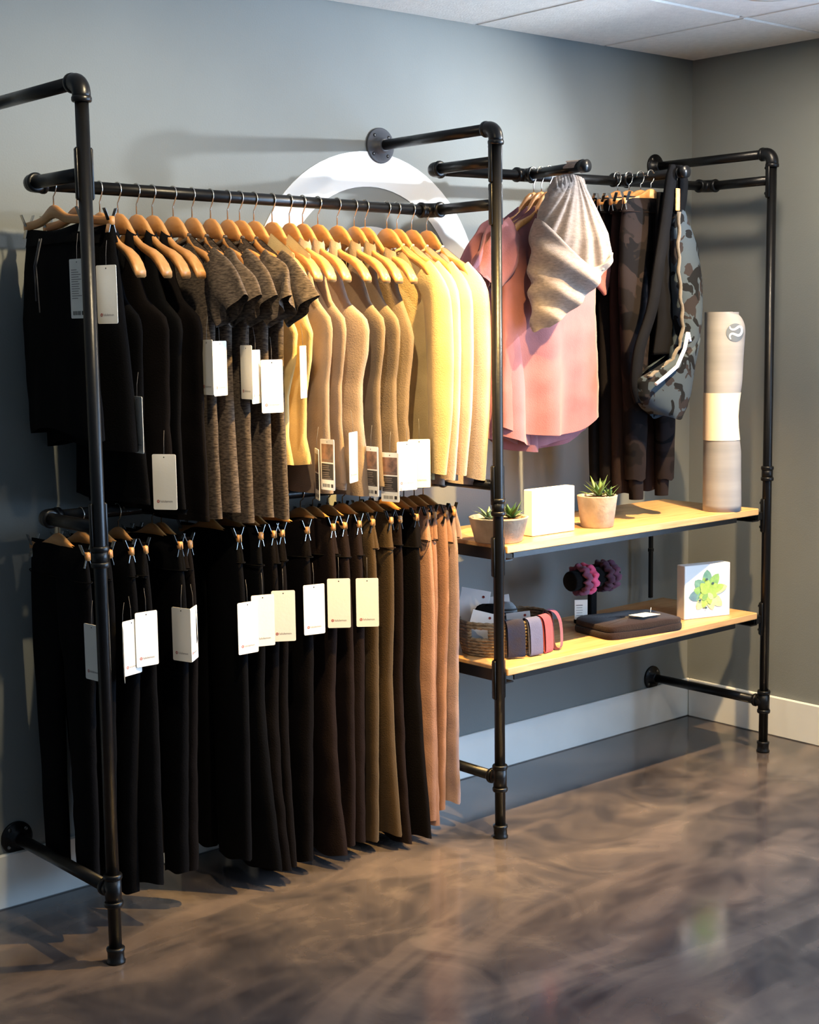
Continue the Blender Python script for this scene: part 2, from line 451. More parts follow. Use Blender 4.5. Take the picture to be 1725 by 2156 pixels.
def flange(x, z, r, m):
    q = Matrix.Rotation(R(90), 3, 'X')            # local +z -> -y
    f = MB().lathe([(0.0, 0.0), (r, 0.0), (r, 0.006), (r - 0.003, 0.008), (0.026, 0.009), (0.024, 0.028), (0.018, 0.03)], (x, 0, z), 40, q).build('wall_flange', m, rack)
    for k in range(4):
        a = R(40) + k * PI / 2
        c = Vector((x + r * 0.74 * math.cos(a), -0.008, z + r * 0.74 * math.sin(a)))
        MB().lathe([(0.0058, -0.001), (0.0058, 0.001), (0.003, 0.0022), (0.0, 0.0022)], c, 12, q).build('screw', m_screw if m is m_pipe else m_pipe, f)
for X in (XL, XM, XR):
    H = HT[X]
    pipe('post', (X, YD, 0.03), (X, YD, H - 0.03))
    MB().lathe([(0.0, 0.0), (0.024, 0.0), (0.0245, 0.006), (0.0215, 0.010), (0.0215, 0.030), (0.0235, 0.034), (0.0235, 0.040), (RP, 0.042)], (X, YD, 0), 24).build('foot_cap', m_pipe, rack)
    pipe('top_arm', (X, YD + 0.03, H), (X, -0.01, H))
    elbow((X, YD, H), (0, 1, 0), (0, 0, -1))
    flange(X, H, 0.057 if X == XM else 0.047, m_flange if X == XM else m_pipe)
    tee((X, YD, ZT), (0, 0, 1), (0, 1, 0))
    pipe('bottom_arm', (X, YD + 0.02, ZT), (X, -0.01, ZT))
    flange(X, ZT, 0.047, m_pipe)
    coupling((X, YD, 1.054))
def rail(xa, za, xb, zb, name):
    pipe(name, (xa + 0.03, YR, za), (xb - 0.03, YR, zb))
    for x, z, sgn in ((xa, za, 1), (xb, zb, -1)):
        elbow((x, YR, z), (sgn, 0, 0), (0, -1, 0))
        pipe('rail_arm', (x, YR - 0.03, z), (x, YD, z)); saddle(x, z)
rail(XL, Z1L, XM, Z1R, 'hanging_rail')
rail(XL, ZLO, XM, ZLO - 0.006, 'hanging_rail')
rail(XM, Z2L, XR, Z2R, 'hanging_rail')
FO = [(2.617, 2.103, 0.275), (3.098, 2.110, 0.29)]       # face-out arms: x, z, length
for fx, fz, fl in FO:
    mb = MB().tube([(fx - 0.036, YR, fz), (fx + 0.036, YR, fz)], 0.0215, 20).tube([(fx, YR, fz), (fx, YR - 0.036, fz)], 0.0215, 20)
    band(mb, (fx - 0.036, YR, fz), (1, 0, 0)); band(mb, (fx + 0.036, YR, fz), (1, 0, 0)); band(mb, (fx, YR - 0.036, fz), (0, 1, 0))
    mb.build('tee_fitting', m_pipe, rack)
    pipe('face_out_arm', (fx, YR - 0.03, fz), (fx, YR - fl, fz + 0.006))
    MB().tube([(fx, YR - fl + 0.02, fz + 0.006), (fx, YR - fl - 0.006, fz + 0.0065)], [0.021, 0.0205], 20).build('end_cap', m_pipe, rack)
# shelf carriers
SU, SL = 0.93, 0.542       # shelf top heights
SX0, SX1, SYF, SYB = 2.226, 3.520, -0.552, -0.105
for top in (SU, SL):
    zb = top - 0.024
    for x, sg in ((SX0 - 0.004, 1), (SX1 + 0.004, -1)):
        m = MB().box((x, (SYF + SYB) / 2, zb - 0.006), (0.004, SYB - SYF - 0.01, 0.036)).box((x + sg * 0.017, (SYF + SYB) / 2, zb - 0.022), (0.034, SYB - SYF - 0.01, 0.004))
        m.build('shelf_bracket', m_pipe, rack)
        px = XM if sg > 0 else XR
        MB().box(((x + px) / 2, YD + 0.012, zb - 0.008), (abs(px - x) + 0.01, 0.022, 0.03), bevel=0.002).build('bracket_arm', m_pipe, rack)
        saddle(px, zb - 0.008)
    MB().box(((SX0 + SX1) / 2 - 0.05, SYF + 0.004, zb - 0.008), (SX1 - SX0 - 0.16, 0.005, 0.016)).box(((SX0 + SX1) / 2 - 0.05, SYF + 0.02, zb - 0.002), (SX1 - SX0 - 0.16, 0.034, 0.004)).build('front_angle', m_pipe, rack)
ms = MB().box((3.462, -0.092, (SU + SL) / 2 - 0.01), (0.014, 0.012, SU - SL - 0.03)).box((3.462, -0.092, 0.735), (0.020, 0.018, 0.016), bevel=0.003)
ms.build('rear_strut', m_pipe, rack)
for top, lab in ((SU, 'upper pale wooden shelf board holding the planters and rolled mat'), (SL, 'lower pale wooden shelf board holding the wicker basket')):
    b = MB().box(((SX0 + SX1) / 2, (SYF + SYB) / 2, top - 0.012), (SX1 - SX0, SYB - SYF, 0.024), bevel=0.0025)
    tag_props(b.build('wooden_shelf', m_shelf, None, ((SX0 + SX1) / 2, (SYF + SYB) / 2, top - 0.024)), lab, 'shelf', 'wooden shelves')

# ------------------------------------------------------------------ hangers
def frame(kind, x, y):
    """origin, width axis (s) and normal axis (n) of a hanging plane"""
    if kind == 'rail': return Vector((x, y, 0)), Vector((0, -1, 0)), Vector((-1, 0, 0))
    return Vector((x, y, 0)), Vector((1, 0, 0)), Vector((0, -1, 0))
def P(fr, s, n, z): return fr[0] + fr[1] * s + fr[2] * n + Vector((0, 0, z))
def turn(fr, ang):
    q = Matrix.Rotation(ang, 3, 'Z')
    return fr[0], q @ fr[1], q @ fr[2]
HZ_S = [0, .02, .04, .06, .08, .105, .13, .155, .18, .20, .215]
HZ_T = [0, -.004, -.018, -.042, -.064, -.082, -.093, -.102, -.117, -.136, -.158]
HZ_B = [-.058, -.058, -.060, -.070, -.088, -.104, -.115, -.125, -.142, -.163, -.178]
HZ_N = [.0065, .0065, .0065, .0065, .007, .008, .010, .013, .015, .0155, .015]
def hook(fr, z_crest, z_rail, t):
    rr = RP + 0.0025
    pts = [P(fr, 0, 0, z_crest - 0.01), P(fr, 0, 0, z_crest + (z_rail - z_crest) * 0.42), P(fr, rr * 0.55, 0, z_rail - rr * 1.05)]
    for k in range(0, 11):
        a = R(-35) + k / 10 * R(225)
        pts.append(P(fr, rr * math.cos(a), 0, z_rail + rr * math.sin(a)))
    return MB().tube(pts, 0.0019, 8).build('hook', m_steel, t)
def wood_hanger(fr, z_rail, lab, grp, dz=0.062, w=1.0):
    zc = z_rail - dz
    base = P(fr, 0, 0, zc - 0.18)
    t = thing('wooden_hanger', lab, 'hanger', tuple(base), grp)
    rings = []
    for sg, idx in ((-1, range(len(HZ_S) - 1, 0, -1)), (1, range(len(HZ_S)))):
        for i in idx:
            s = sg * HZ_S[i] * w; zt, zb, n = zc + HZ_T[i], zc + HZ_B[i], HZ_N[i]; c = min(0.004, n * 0.5)
            rings.append([P(fr, s, a, b) for a, b in ((-n, zb + c), (-n, zt - c), (-n + c, zt), (n - c, zt), (n, zt - c), (n, zb + c), (n - c, zb), (-n + c, zb))])
    MB().loft(rings, True, True, True).build('shoulder_bar', m_hw, t)
    hook(fr, zc, z_rail, t)
    return t
def clip(fr, s, z, t, kind):
    """spring clip: two lever plates in a V, a spring and the jaws"""
    mt = m_clip if kind == 'silver' else m_clipb
    q = Matrix((fr[1], fr[2], Vector((0, 0, 1)))).transposed()
    mb = MB()
    for sg in (-1, 1):
        mb.box(P(fr, s, sg * 0.011, z + 0.016), (0.015, 0.0022, 0.034), rot=q @ Matrix.Rotation(-sg * R(22), 3, 'X'), bevel=0.0008)
        mb.box(P(fr, s, sg * 0.006, z - 0.014), (0.019, 0.0028, 0.034), rot=q @ Matrix.Rotation(sg * R(14), 3, 'X'), bevel=0.0008)
    mb.tube([P(fr, s - 0.011, 0, z), P(fr, s + 0.011, 0, z)], 0.0055, 10)
    c = mb.build('clip', mt, t)
    if kind != 'silver':
        MB().box(P(fr, s, 0.0135, z + 0.016), (0.006, 0.002, 0.03), rot=q @ Matrix.Rotation(-R(22), 3, 'X')).build('spring_plate', m_clip, c)
def clip_hanger(fr, z_rail, lab, grp, kind='silver', half=0.155, dz=0.045):
    zc = z_rail - dz
    t = thing('clip_hanger', lab, 'hanger', tuple(P(fr, 0, 0, zc - 0.07)), grp)
    rings = []
    for s in np.linspace(-half, half, 25):
        a = abs(s)
        zt = zc - 0.030 * (1 - math.exp(-(a / 0.055) ** 2)) - 0.006 * (a / half) ** 2
        zb = zt - 0.022 - 0.012 * math.exp(-(a / 0.05) ** 2); n = 0.0062; c = 0.003
        rings.append([P(fr, s, x, b) for x, b in ((-n, zb + c), (-n, zt - c), (-n + c, zt), (n - c, zt), (n, zt - c), (n, zb + c), (n - c, zb), (-n + c, zb))])
    MB().loft(rings, True, True, True).build('bar', m_hw, t)
    hook(fr, zc, z_rail, t)
    for s in (-half + 0.012, half - 0.012): clip(fr, s, zc - 0.047, t, kind)
    return t

# ------------------------------------------------------------------ hang tags (shared meshes)
TW, TH = 0.067, 0.146
def tag_meshes():
    out = {}
    def rr(w, h, rad, n=4):
        pts = []
        for cx, cz, a0 in ((w / 2 - rad, -rad, 0), (-w / 2 + rad, -rad, 90), (-w / 2 + rad, -h + rad, 180), (w / 2 - rad, -h + rad, 270)):
            for k in range(n + 1):
                a = R(a0 + 90 * k / n); pts.append((cx + rad * math.cos(a), cz + rad * math.sin(a)))
        return pts
    def slab(pts, ya, yb):
        n = len(pts)
        mb = MB(); mb.loft([[(x, ya, z) for x, z in pts], [(x, yb, z) for x, z in pts]], True, True, True, False); return mb
    def keep(mb, name, m):
        o = mb.build(name, m); me = o.data; bpy.data.objects.remove(o); return me
    out['card'] = keep(slab(rr(TW, TH, 0.004), -0.0006, 0.0006), 'hang_tag', m_tagp)
    y = -0.0009
    def rect(mb, x0, x1, za, zb): mb.add([(x0, y, za), (x1, y, za), (x1, y, zb), (x0, y, zb)], [(0, 1, 2, 3)], False)
    ring = MB()
    n = 20
    for r0, r1 in ((0.0022, 0.0040), (0.0, 0.0010)):
        vs = []; fs = []
        for k in range(n + 1):
            a = 2 * PI * k / n
            for r in (r0, r1): vs.append((-0.0195 + r * math.cos(a), y, -0.124 + r * math.sin(a)))
        for k in range(n): fs.append((2 * k, 2 * k + 1, 2 * k + 3, 2 * k + 2))
        ring.add(vs, fs, False)
    out['dot'] = keep(ring, 'printed_emblem', m_red)
    tcur = bpy.data.curves.new('tag_text', 'FONT'); tcur.body = 'lululemon'; tcur.size = 0.0088; tcur.resolution_u = 2
    to = bpy.data.objects.new('tag_text', tcur); COL.objects.link(to)
    dg = bpy.context.evaluated_depsgraph_get()
    me = bpy.data.meshes.new_from_object(to.evaluated_get(dg))
    me.transform(Matrix.Translation((-0.0135, y, -0.1265)) @ Matrix.Rotation(R(90), 4, 'X'))
    me.materials.clear(); me.materials.append(m_ink)
    bpy.data.objects.remove(to); out['word'] = me
    hole = MB().lathe([(0.0018, 0), (0.0, 0.0)], (0, y, -0.008), 10, Matrix.Rotation(R(90), 3, 'X'))
    out['hole'] = keep(hole, 'punch_hole', m_inkd)
    out['string'] = keep(MB().tube([(0, 0, -0.008), (0.0005, 0.001, 0.03), (0.0, 0.006, 0.062)], 0.0005, 6), 'string', m_string)
    ph = MB(); rect(ph, -0.028, 0.028, -0.066, -0.014); out['photo'] = keep(ph, 'printed_photo', m_photo)
    pn = MB(); rect(pn, -0.028, 0.028, -0.116, -0.070); out['panel'] = keep(pn, 'printed_panel', m_inkd)
    y = -0.0012
    ln = MB(); rg = random.Random(4)
    for k in range(7): rect(ln, -0.025, -0.025 + rg.uniform(0.03, 0.046), -0.075 - k * 0.0056 - (0.003 if k > 2 else 0), -0.0775 - k * 0.0056 - (0.003 if k > 2 else 0))
    for k in range(9): rect(ln, -0.024 + k * 0.0053, -0.0205 + k * 0.0053, -0.0580, -0.0605)
    out['lines'] = keep(ln, 'printed_lines', m_ink)
    y = -0.0009
    bc = MB()
    x = -0.024
    while x < 0.012:
        w_ = rg.choice((0.0008, 0.0014, 0.002)); rect(bc, x, x + w_, -0.138, -0.128); x += w_ + rg.choice((0.0008, 0.0014))
    rect(bc, 0.016, 0.026, -0.138, -0.128)
    out['barcode'] = keep(bc, 'printed_barcode', m_inkd)
    tx = MB()
    for k in range(13): rect(tx, -0.026, -0.026 + rg.uniform(0.025, 0.05), -0.026 - k * 0.0058, -0.0275 - k * 0.0058)
    out['smallprint'] = keep(tx, 'printed_text', m_ink)
    return out
TAG = tag_meshes()
def hang_tag(t, x, z, theta, kind='logo', y=-0.455, tilt=0.0):
    M = Matrix.Translation((x, y, z)) @ Matrix.Rotation(R(theta), 4, 'Z') @ Matrix.Rotation(R(tilt), 4, 'Y')
    c = place(TAG['card'], 'hang_tag', t, M)
    sub(TAG['string'], 'string', c); sub(TAG['hole'], 'punch_hole', c)
    if kind == 'logo':
        sub(TAG['dot'], 'printed_emblem', c); sub(TAG['word'], 'printed_word', c)
    elif kind == 'photo':
        for k, nm in (('photo', 'printed_photo'), ('panel', 'printed_panel'), ('lines', 'printed_lines'), ('barcode', 'printed_barcode')): sub(TAG[k], nm, c)
    elif kind == 'text':
        for k, nm in (('smallprint', 'printed_text'), ('barcode', 'printed_barcode')): sub(TAG[k], nm, c)
    return c

# ------------------------------------------------------------------ cloth
def fold_fn(rg, amp, k0=14, k1=34, nt=4, zk=2.0, diag=0.0):
    T = [(rg.uniform(.5, 1), rg.uniform(k0, k1), rg.uniform(0, 6.28), rg.uniform(.5, 1.5) * zk, rg.uniform(0, 6.28)) for _ in range(nt)]
    WR = [(rg.uniform(.10, .22), rg.uniform(20, 60), rg.uniform(-45, 45), rg.uniform(0, 6.28)) for _ in range(3)]
    def f(s, z):
        o = 0
        for a, k, ph, zz, ps in T: o = o + a * np.sin(k * (s + diag * z) + ph + 0.9 * np.sin(zz * z + ps))
        for a, ks, kz, ph in WR: o = o + a * np.sin(ks * s + kz * z + ph) * np.sin(0.6 * kz * z - 0.5 * ks * s + ph * 2)
        return amp * o / 2.2
    return f
def interp(tab, z):
    tab = sorted(tab)
    zz = [r[0] for r in tab]
    return [np.interp(z, zz, [r[i] for r in tab]) for i in range(1, len(tab[0]))]
def panel(mb, fr, side, ztop, zbot, th, fold, nu=22, nv=36, vtop=0.10, top_open=0.15, face_fold=None, dn=0.0, fold0=0.12, swing=0.0):
    u1 = np.linspace(0, 1, nu + 1); u2_ = np.linspace(1, 0, nu + 1)[1:-1]
    u = np.concatenate([u1, u2_]); sg = np.concatenate([np.ones(nu + 1), -np.ones(nu - 1)])
    v = np.linspace(0, 1, nv + 1)[:, None]
    zt = ztop(u)[None, :]; zb = zbot(u)[None, :]
    z = zt * (1 - v) + zb * v
    s0, s1 = interp(side, z)
    s = s0 + (s1 - s0) * u[None, :]
    s = s + 0.55 * fold(0.31 + 0 * z, z * 1.8) * (2 * u - 1)[None, :] * np.minimum(1, v * 2)
    e = np.sqrt(np.clip(1 - (2 * u - 1) ** 2, 0, 1))[None, :]
    t = np.minimum(1, v / vtop) ** 0.5 * (1 - top_open) + top_open
    thz = interp(th, z)[0] if isinstance(th, list) else th
    fo = fold(s, z) * (fold0 + (1 - fold0) * np.minimum(1, v * 1.3))
    n = sg[None, :] * thz * e * t + fo + dn + swing * v ** 1.3
    if face_fold is not None: n = n + sg[None, :] * e * face_fold(s, z) * v
    O, W, N = [np.array(a) for a in fr]
    V = O[None, None, :] + s[..., None] * W + n[..., None] * N
    V[..., 2] += z
    return mb.loft([list(map(tuple, row)) for row in V], True, False, False)
def sleeve(mb, fr, path, ra, rb, fold, seg=28, sub_n=6, ripple=0.0, ph=0.0):
    """flattened tube in the hanging plane; path of (s, n, z); ra half thickness (n), rb half width (in plane)"""
    path = np.array(path, float); m = len(path)
    tt = np.linspace(0, m - 1, (m - 1) * sub_n + 1)
    idx = np.arange(m)
    # smooth path
    pp = np.stack([np.interp(tt, idx, path[:, i]) for i in range(3)], 1)
    for _ in range(3):
        q = pp.copy(); q[1:-1] = (pp[:-2] + 2 * pp[1:-1] + pp[2:]) / 4; pp = q
    a = np.interp(tt, idx, ra); b = np.interp(tt, idx, rb)
    rings = []
    for i in range(len(pp)):
        d = pp[min(i + 1, len(pp) - 1)] - pp[max(i - 1, 0)]; d = d / (np.linalg.norm(d) + 1e-9)
        e = np.array([-d[2], 0, d[0]]); e = e / (np.linalg.norm(e) + 1e-9)
        ring = []
        for k in range(seg):
            an = 2 * PI * k / seg
            s = pp[i][0] + e[0] * b[i] * math.cos(an); z = pp[i][2] + e[2] * b[i] * math.cos(an)
            q_ = i / (len(pp) - 1); n = pp[i][1] + a[i] * math.sin(an) + float(fold(s, z)) * min(1, i / 6) + ripple * q_ ** 2 * math.sin(2.5 * math.cos(an) * 2 + ph)
            ring.append(P(fr, s, n, z))
        rings.append(ring)
    return mb.loft(rings)
def shoulder_top(half, zneck, drop, zc, neck=0.075):
    def f(u):
        s = np.abs((2 * u - 1) * half)
        sh = zc - (s - neck).clip(0) * drop
        k = np.clip(1 - s / neck, 0, 1)
        return np.where(s < neck, zc - (zc - zneck) * np.sqrt(np.clip(1 - (s / neck) ** 2, 0, 1)) , sh)
    return f
def hem_fn(z, amp=0.004, lift=0.0, rg=None):
    ph = rg.uniform(0, 6) if rg else 0
    return lambda u: z + amp * np.sin(9 * u + ph) + lift * (2 * u - 1) ** 2

def make_tee(t, fr, zc, hem, m, rg, long=False, half=0.205, fold=0.011, sleeve_len=1.0, bodyw=0.205, th=0.026, hem_lift=0.0, sl_out=0.0, k=(14, 34)):
    f = fold_fn(rg, fold, *k); ff = fold_fn(rg, fold * 0.5, 20, 46)
    mb = MB()
    side = [(zc + 0.05, -half, half), (zc - 0.10, -half, half), (zc - 0.20, -bodyw - .005, bodyw + .005), (zc - 0.32, -bodyw, bodyw), (hem, -bodyw - 0.015, bodyw + 0.012)]
    panel(mb, fr, side, shoulder_top(half, zc - 0.045, 0.60, zc), hem_fn(hem, 0.004, hem_lift, rg), [(hem, th), (zc - 0.2, th), (zc, th * 0.5)], f, face_fold=ff, vtop=0.16)
    mb.build('body', m, t)
    for sg in (1, -1):
        s0 = sg * (half - 0.055); o = sl_out
        if long:
            path = [(s0, 0, zc - 0.10), (sg * (half + 0.012), 0, zc - 0.16), (sg * (half + 0.028 + o), .004, zc - 0.32), (sg * (half + 0.030 + o), .006, zc - 0.50), (sg * (half + 0.022 + o), .004, hem + 0.10), (sg * (half + 0.010 + o), 0, hem + 0.02 - sleeve_len * 0.0)]
            ra = [.016, .024, .024, .022, .019, .018]; rb = [.06, .062, .056, .048, .040, .038]
        else:
            L = sleeve_len
            path = [(s0, 0, zc - 0.095), (sg * (half - .012), 0, zc - 0.125), (sg * (half + 0.030 * L), .002, zc - 0.125 - .040 * L), (sg * (half + 0.066 * L), .004, zc - 0.125 - .087 * L)]
            ra = [.014, .018, .020, .020]; rb = [.065, .072, .072, .070]
        sm = MB(); sleeve(sm, fr, path, ra, rb, fold_fn(rg, fold * (0.6 if long else 1.0), 24, 60), ripple=0.0 if long else .010, ph=rg.uniform(0, 6))
        sm.build('sleeve', m, t)
    # neck band
    nb = MB()
    pts = []
    for k in range(24):
        a = 2 * PI * k / 24
        pts.append(P(fr, 0.072 * math.cos(a), 0.020 * math.sin(a), zc - 0.028 + 0.026 * abs(math.cos(a)) ** 1.5 - (0.012 if math.sin(a) > 0 else 0)))
    nb.tube(pts, 0.0042, 8, closed_path=True); nb.build('neck_band', m, t)
def make_tank(t, fr, zc, hem, m, rg, fold=0.010, wmax=0.205, hemw=0.195, strap=0.10, th=0.024, midw=0.175, neck_depth=0.13, wide=0.24):
    zc += .008 if strap < .12 else -.012
    f = fold_fn(rg, fold); ff = fold_fn(rg, fold * 0.5, 20, 46)
    mb = MB()
    side = [(zc + .05, -strap, strap), (zc - 0.06, -strap - .008, strap + .008), (zc - 0.13, -strap - .02, strap + .02), (zc - 0.19, -strap - .05, strap + .05), (zc - 0.235, -wmax + .01, wmax - .01), (zc - .27, -wmax, wmax),
            (zc - .33, -wmax + .006, wmax - .006), (zc - 0.42, -midw, midw), (zc - 0.52, -midw + .005, midw - .005), (hem, -hemw, hemw)]
    def ztop(u):
        k = np.clip((np.abs(2 * u - 1)) / (1 - wide), 0, 1)
        return zc - neck_depth * np.sqrt(np.clip(1 - k ** 2, 0, 1)) - .018 * np.clip((np.abs(2 * u - 1) - (1 - wide)) / wide, 0, 1)
    panel(mb, fr, side, ztop, hem_fn(hem, 0.004, 0, rg), [(hem, th), (zc - .25, th), (zc - .08, .024), (zc - .04, .036), (zc, 0.036)], f, nu=30, nv=46, face_fold=ff, vtop=0.02, top_open=0.7)
    mb.build('body', m, t)
    hb = MB(); panel(hb, fr, [(hem + .03, -hemw - .001, hemw + .001), (hem, -hemw - .002, hemw + .002)], lambda u: hem + 0.016 + 0 * u, hem_fn(hem - 0.001, 0.003, 0, rg), th + 0.0012, f, nv=2, nu=26, vtop=.01, top_open=1, fold0=1.0)
    hb.build('hem_band', m, t)
def make_shell(t, fr, zc, hem, m, rg, fold=.010, th=.022):
    f = fold_fn(rg, fold); ff = fold_fn(rg, fold * .5, 20, 46); half = .180
    mb = MB()
    side = [(zc + .05, -half, half), (zc - .085, -half, half), (zc - .12, -.165, .165), (zc - .18, -.145, .145), (zc - .24, -.160, .160), (zc - .28, -.185, .185), (zc - .36, -.175, .175), (zc - .46, -.14, .14), (zc - .58, -.135, .135), (hem, -.155, .155)]
    panel(mb, fr, side, shoulder_top(half, zc - .05, .60, zc), hem_fn(hem, .004, 0, rg), [(hem, th), (zc - .25, th), (zc, .014)], f, nu=28, nv=40, face_fold=ff, vtop=.12)
    mb.build('body', m, t)
def make_pants(t, fr, zw, hem, m, rg, style='slim', wb=0.095, wb_m=None, half=0.15, fold=0.010, th=0.028, sway=0.0, tw=0.0):
    wb_m = wb_m or m
    f0 = fold_fn(rg, fold, 10, 26, zk=1.5)
    mb = MB()
    L = zw - hem
    prof = {'slim': [(0, .0), (.12, .018), (.3, .02), (.5, .0), (.75, -.02), (1, -.03)],
            'flare': [(0, .0), (.12, .015), (.3, .015), (.5, .0), (.75, .01), (1, .035)],
            'straight': [(0, .0), (.12, .016), (.3, .02), (.5, .012), (.75, .005), (1, .0)]}[style]
    inn = {'slim': [(0, -.02), (.28, -.01), (.36, .012), (.6, .03), (1, .045)],
           'flare': [(0, -.02), (.28, -.01), (.36, .004), (.6, .012), (1, .0)],
           'straight': [(0, -.02), (.28, -.012), (.36, .006), (.6, .015), (1, .02)]}[style]
    ks = np.linspace(0, 1, 15)
    for sg in (1, -1):
        side = []
        for k in ks:
            o = half + np.interp(k, [a for a, b in prof], [b for a, b in prof])
            i = np.interp(k, [a for a, b in inn], [b for a, b in inn])
            sw = sway * k * k
            lo, hi = (i, o) if sg > 0 else (-o, -i)
            side.append((zw - k * L, lo + sw, hi + sw))
        f = fold_fn(rg, fold * 1.1, 12, 30, zk=1.6)
        hz = hem + rg.uniform(-.012, .012)
        panel(mb, fr, side, lambda u: zw + 0 * u, hem_fn(hz, 0.004, 0, rg), [(hem, th * .95), (zw - .5, th), (zw - .05, th * .75), (zw, th * .4)], f, nu=16, nv=44, vtop=0.03, top_open=0.5, dn=sg * 0.002, swing=tw * sg)
    mb.build('legs', m, t)
    if wb:
        hb = MB()
        panel(hb, fr, [(zw + .01, -half - .002, half + .002), (zw - wb, -half - .017, half + .017)], lambda u: zw + 0.004 + 0 * u, hem_fn(zw - wb, 0.006, 0.0, rg), [(zw - wb, th * .95), (zw - .03, th * .75), (zw + .01, .006)], f0, nu=24, nv=8, vtop=.2, top_open=.5)
        hb.build('waistband', wb_m, t)
        sm = MB()
        ring = []
        for k in range(40):
            a = 2 * PI * k / 40
            s = (half + .0175) * math.cos(a); n = (th * .95 + .001) * abs(math.sin(a)) ** .8 * (1 if math.sin(a) > 0 else -1)
            ring.append(P(fr, s, n + float(f0(s, zw - wb)), zw - wb + 0.001))
        sm.tube(ring, 0.0016, 6, closed_path=True); sm.build('waist_seam', m_black if m in (m_black, m_black2, m_darkbrown) else m_darkbrown, t)
def make_shorts(t, fr, zw, hem, m, rg, half=0.175):
    f = fold_fn(rg, 0.012, 10, 24)
    mb = MB()
    side = [(zw, -half, half), (zw - .12, -half - .02, half + .02), (zw - .24, -half - .05, half + .035), (hem, -half - .045, half + .06)]
    panel(mb, fr, side, lambda u: zw - 0.012 * np.sin(u * PI) ** 2, hem_fn(hem, .006, -0.02, rg), [(hem, .04), (zw - .1, .03), (zw, .008)], f, nv=30, vtop=.06, top_open=.4)
    mb.build('legs', m, t)
    hb = MB(); panel(hb, fr, [(zw, -half - .002, half + .002), (zw - .05, -half - .010, half + .010)], lambda u: zw + 0.002 - 0.012 * np.sin(u * PI) ** 2, lambda u: zw - .045 + 0 * u, [(zw - .05, .026), (zw, .010)], f, nu=22, nv=5, vtop=.2, top_open=.4)
    hb.build('waistband', m, t)
    cd = MB()
    for k, dx in ((0, .0), (1, .012)):
        cd.tube([P(fr, -.02 + dx, .034, zw - .03), P(fr, -.025 + dx, .05, zw - .10), P(fr, -.018 + dx * 1.6, .052, zw - .19 - .03 * k)], .0018, 6)
    cd.build('drawstring', mat('cord_grey', (70, 72, 78), rough=.8), t)

ORD = ['first', 'second', 'third', 'fourth', 'fifth', 'sixth', 'seventh', 'eighth', 'ninth', 'tenth', 'eleventh', 'twelfth', 'thirteenth', 'fourteenth']

# ------------------------------------------------------------------ upper rail
def rail_z(x, za=Z1L, zb=Z1R): return za + (zb - za) * (x - XL) / (XM - XL)
UX = [0.889, 0.956, 1.023, 1.077, 1.134, 1.183, 1.249, 1.310, 1.371, 1.428, 1.469, 1.518, 1.582, 1.644, 1.692, 1.748, 1.821, 1.886, 1.929, 2.015, 2.056, 2.116, 2.179]
TAGS_U = {0: [(.836, 1.788, -86, 'text')], 1: [(.917, 1.774, -72, 'logo')], 2: [(.992, 1.442, -98, 'logo')], 3: [(1.066, 1.288, -56, 'logo')], 6: [(1.209, 1.583, -96, 'logo')],
          7: [(1.250, 1.579, 24, 'logo')], 8: [(1.335, 1.566, -97, 'logo')], 9: [(1.366, 1.553, 34, 'logo')], 10: [(1.419, 1.525, -8, 'logo')], 11: [(1.527, 1.561, 38, 'logo')],
          12: [(1.568, 1.27, -118, 'photo')], 13: [(1.606, 1.295, -92, 'photo')], 15: [(1.701, 1.31, 30, 'logo')], 16: [(1.766, 1.264, -90, 'photo')], 17: [(1.838, 1.241, -78, 'photo')],
          18: [(1.905, 1.270, -12, 'logo')], 19: [(1.954, 1.274, -36, 'logo')]}
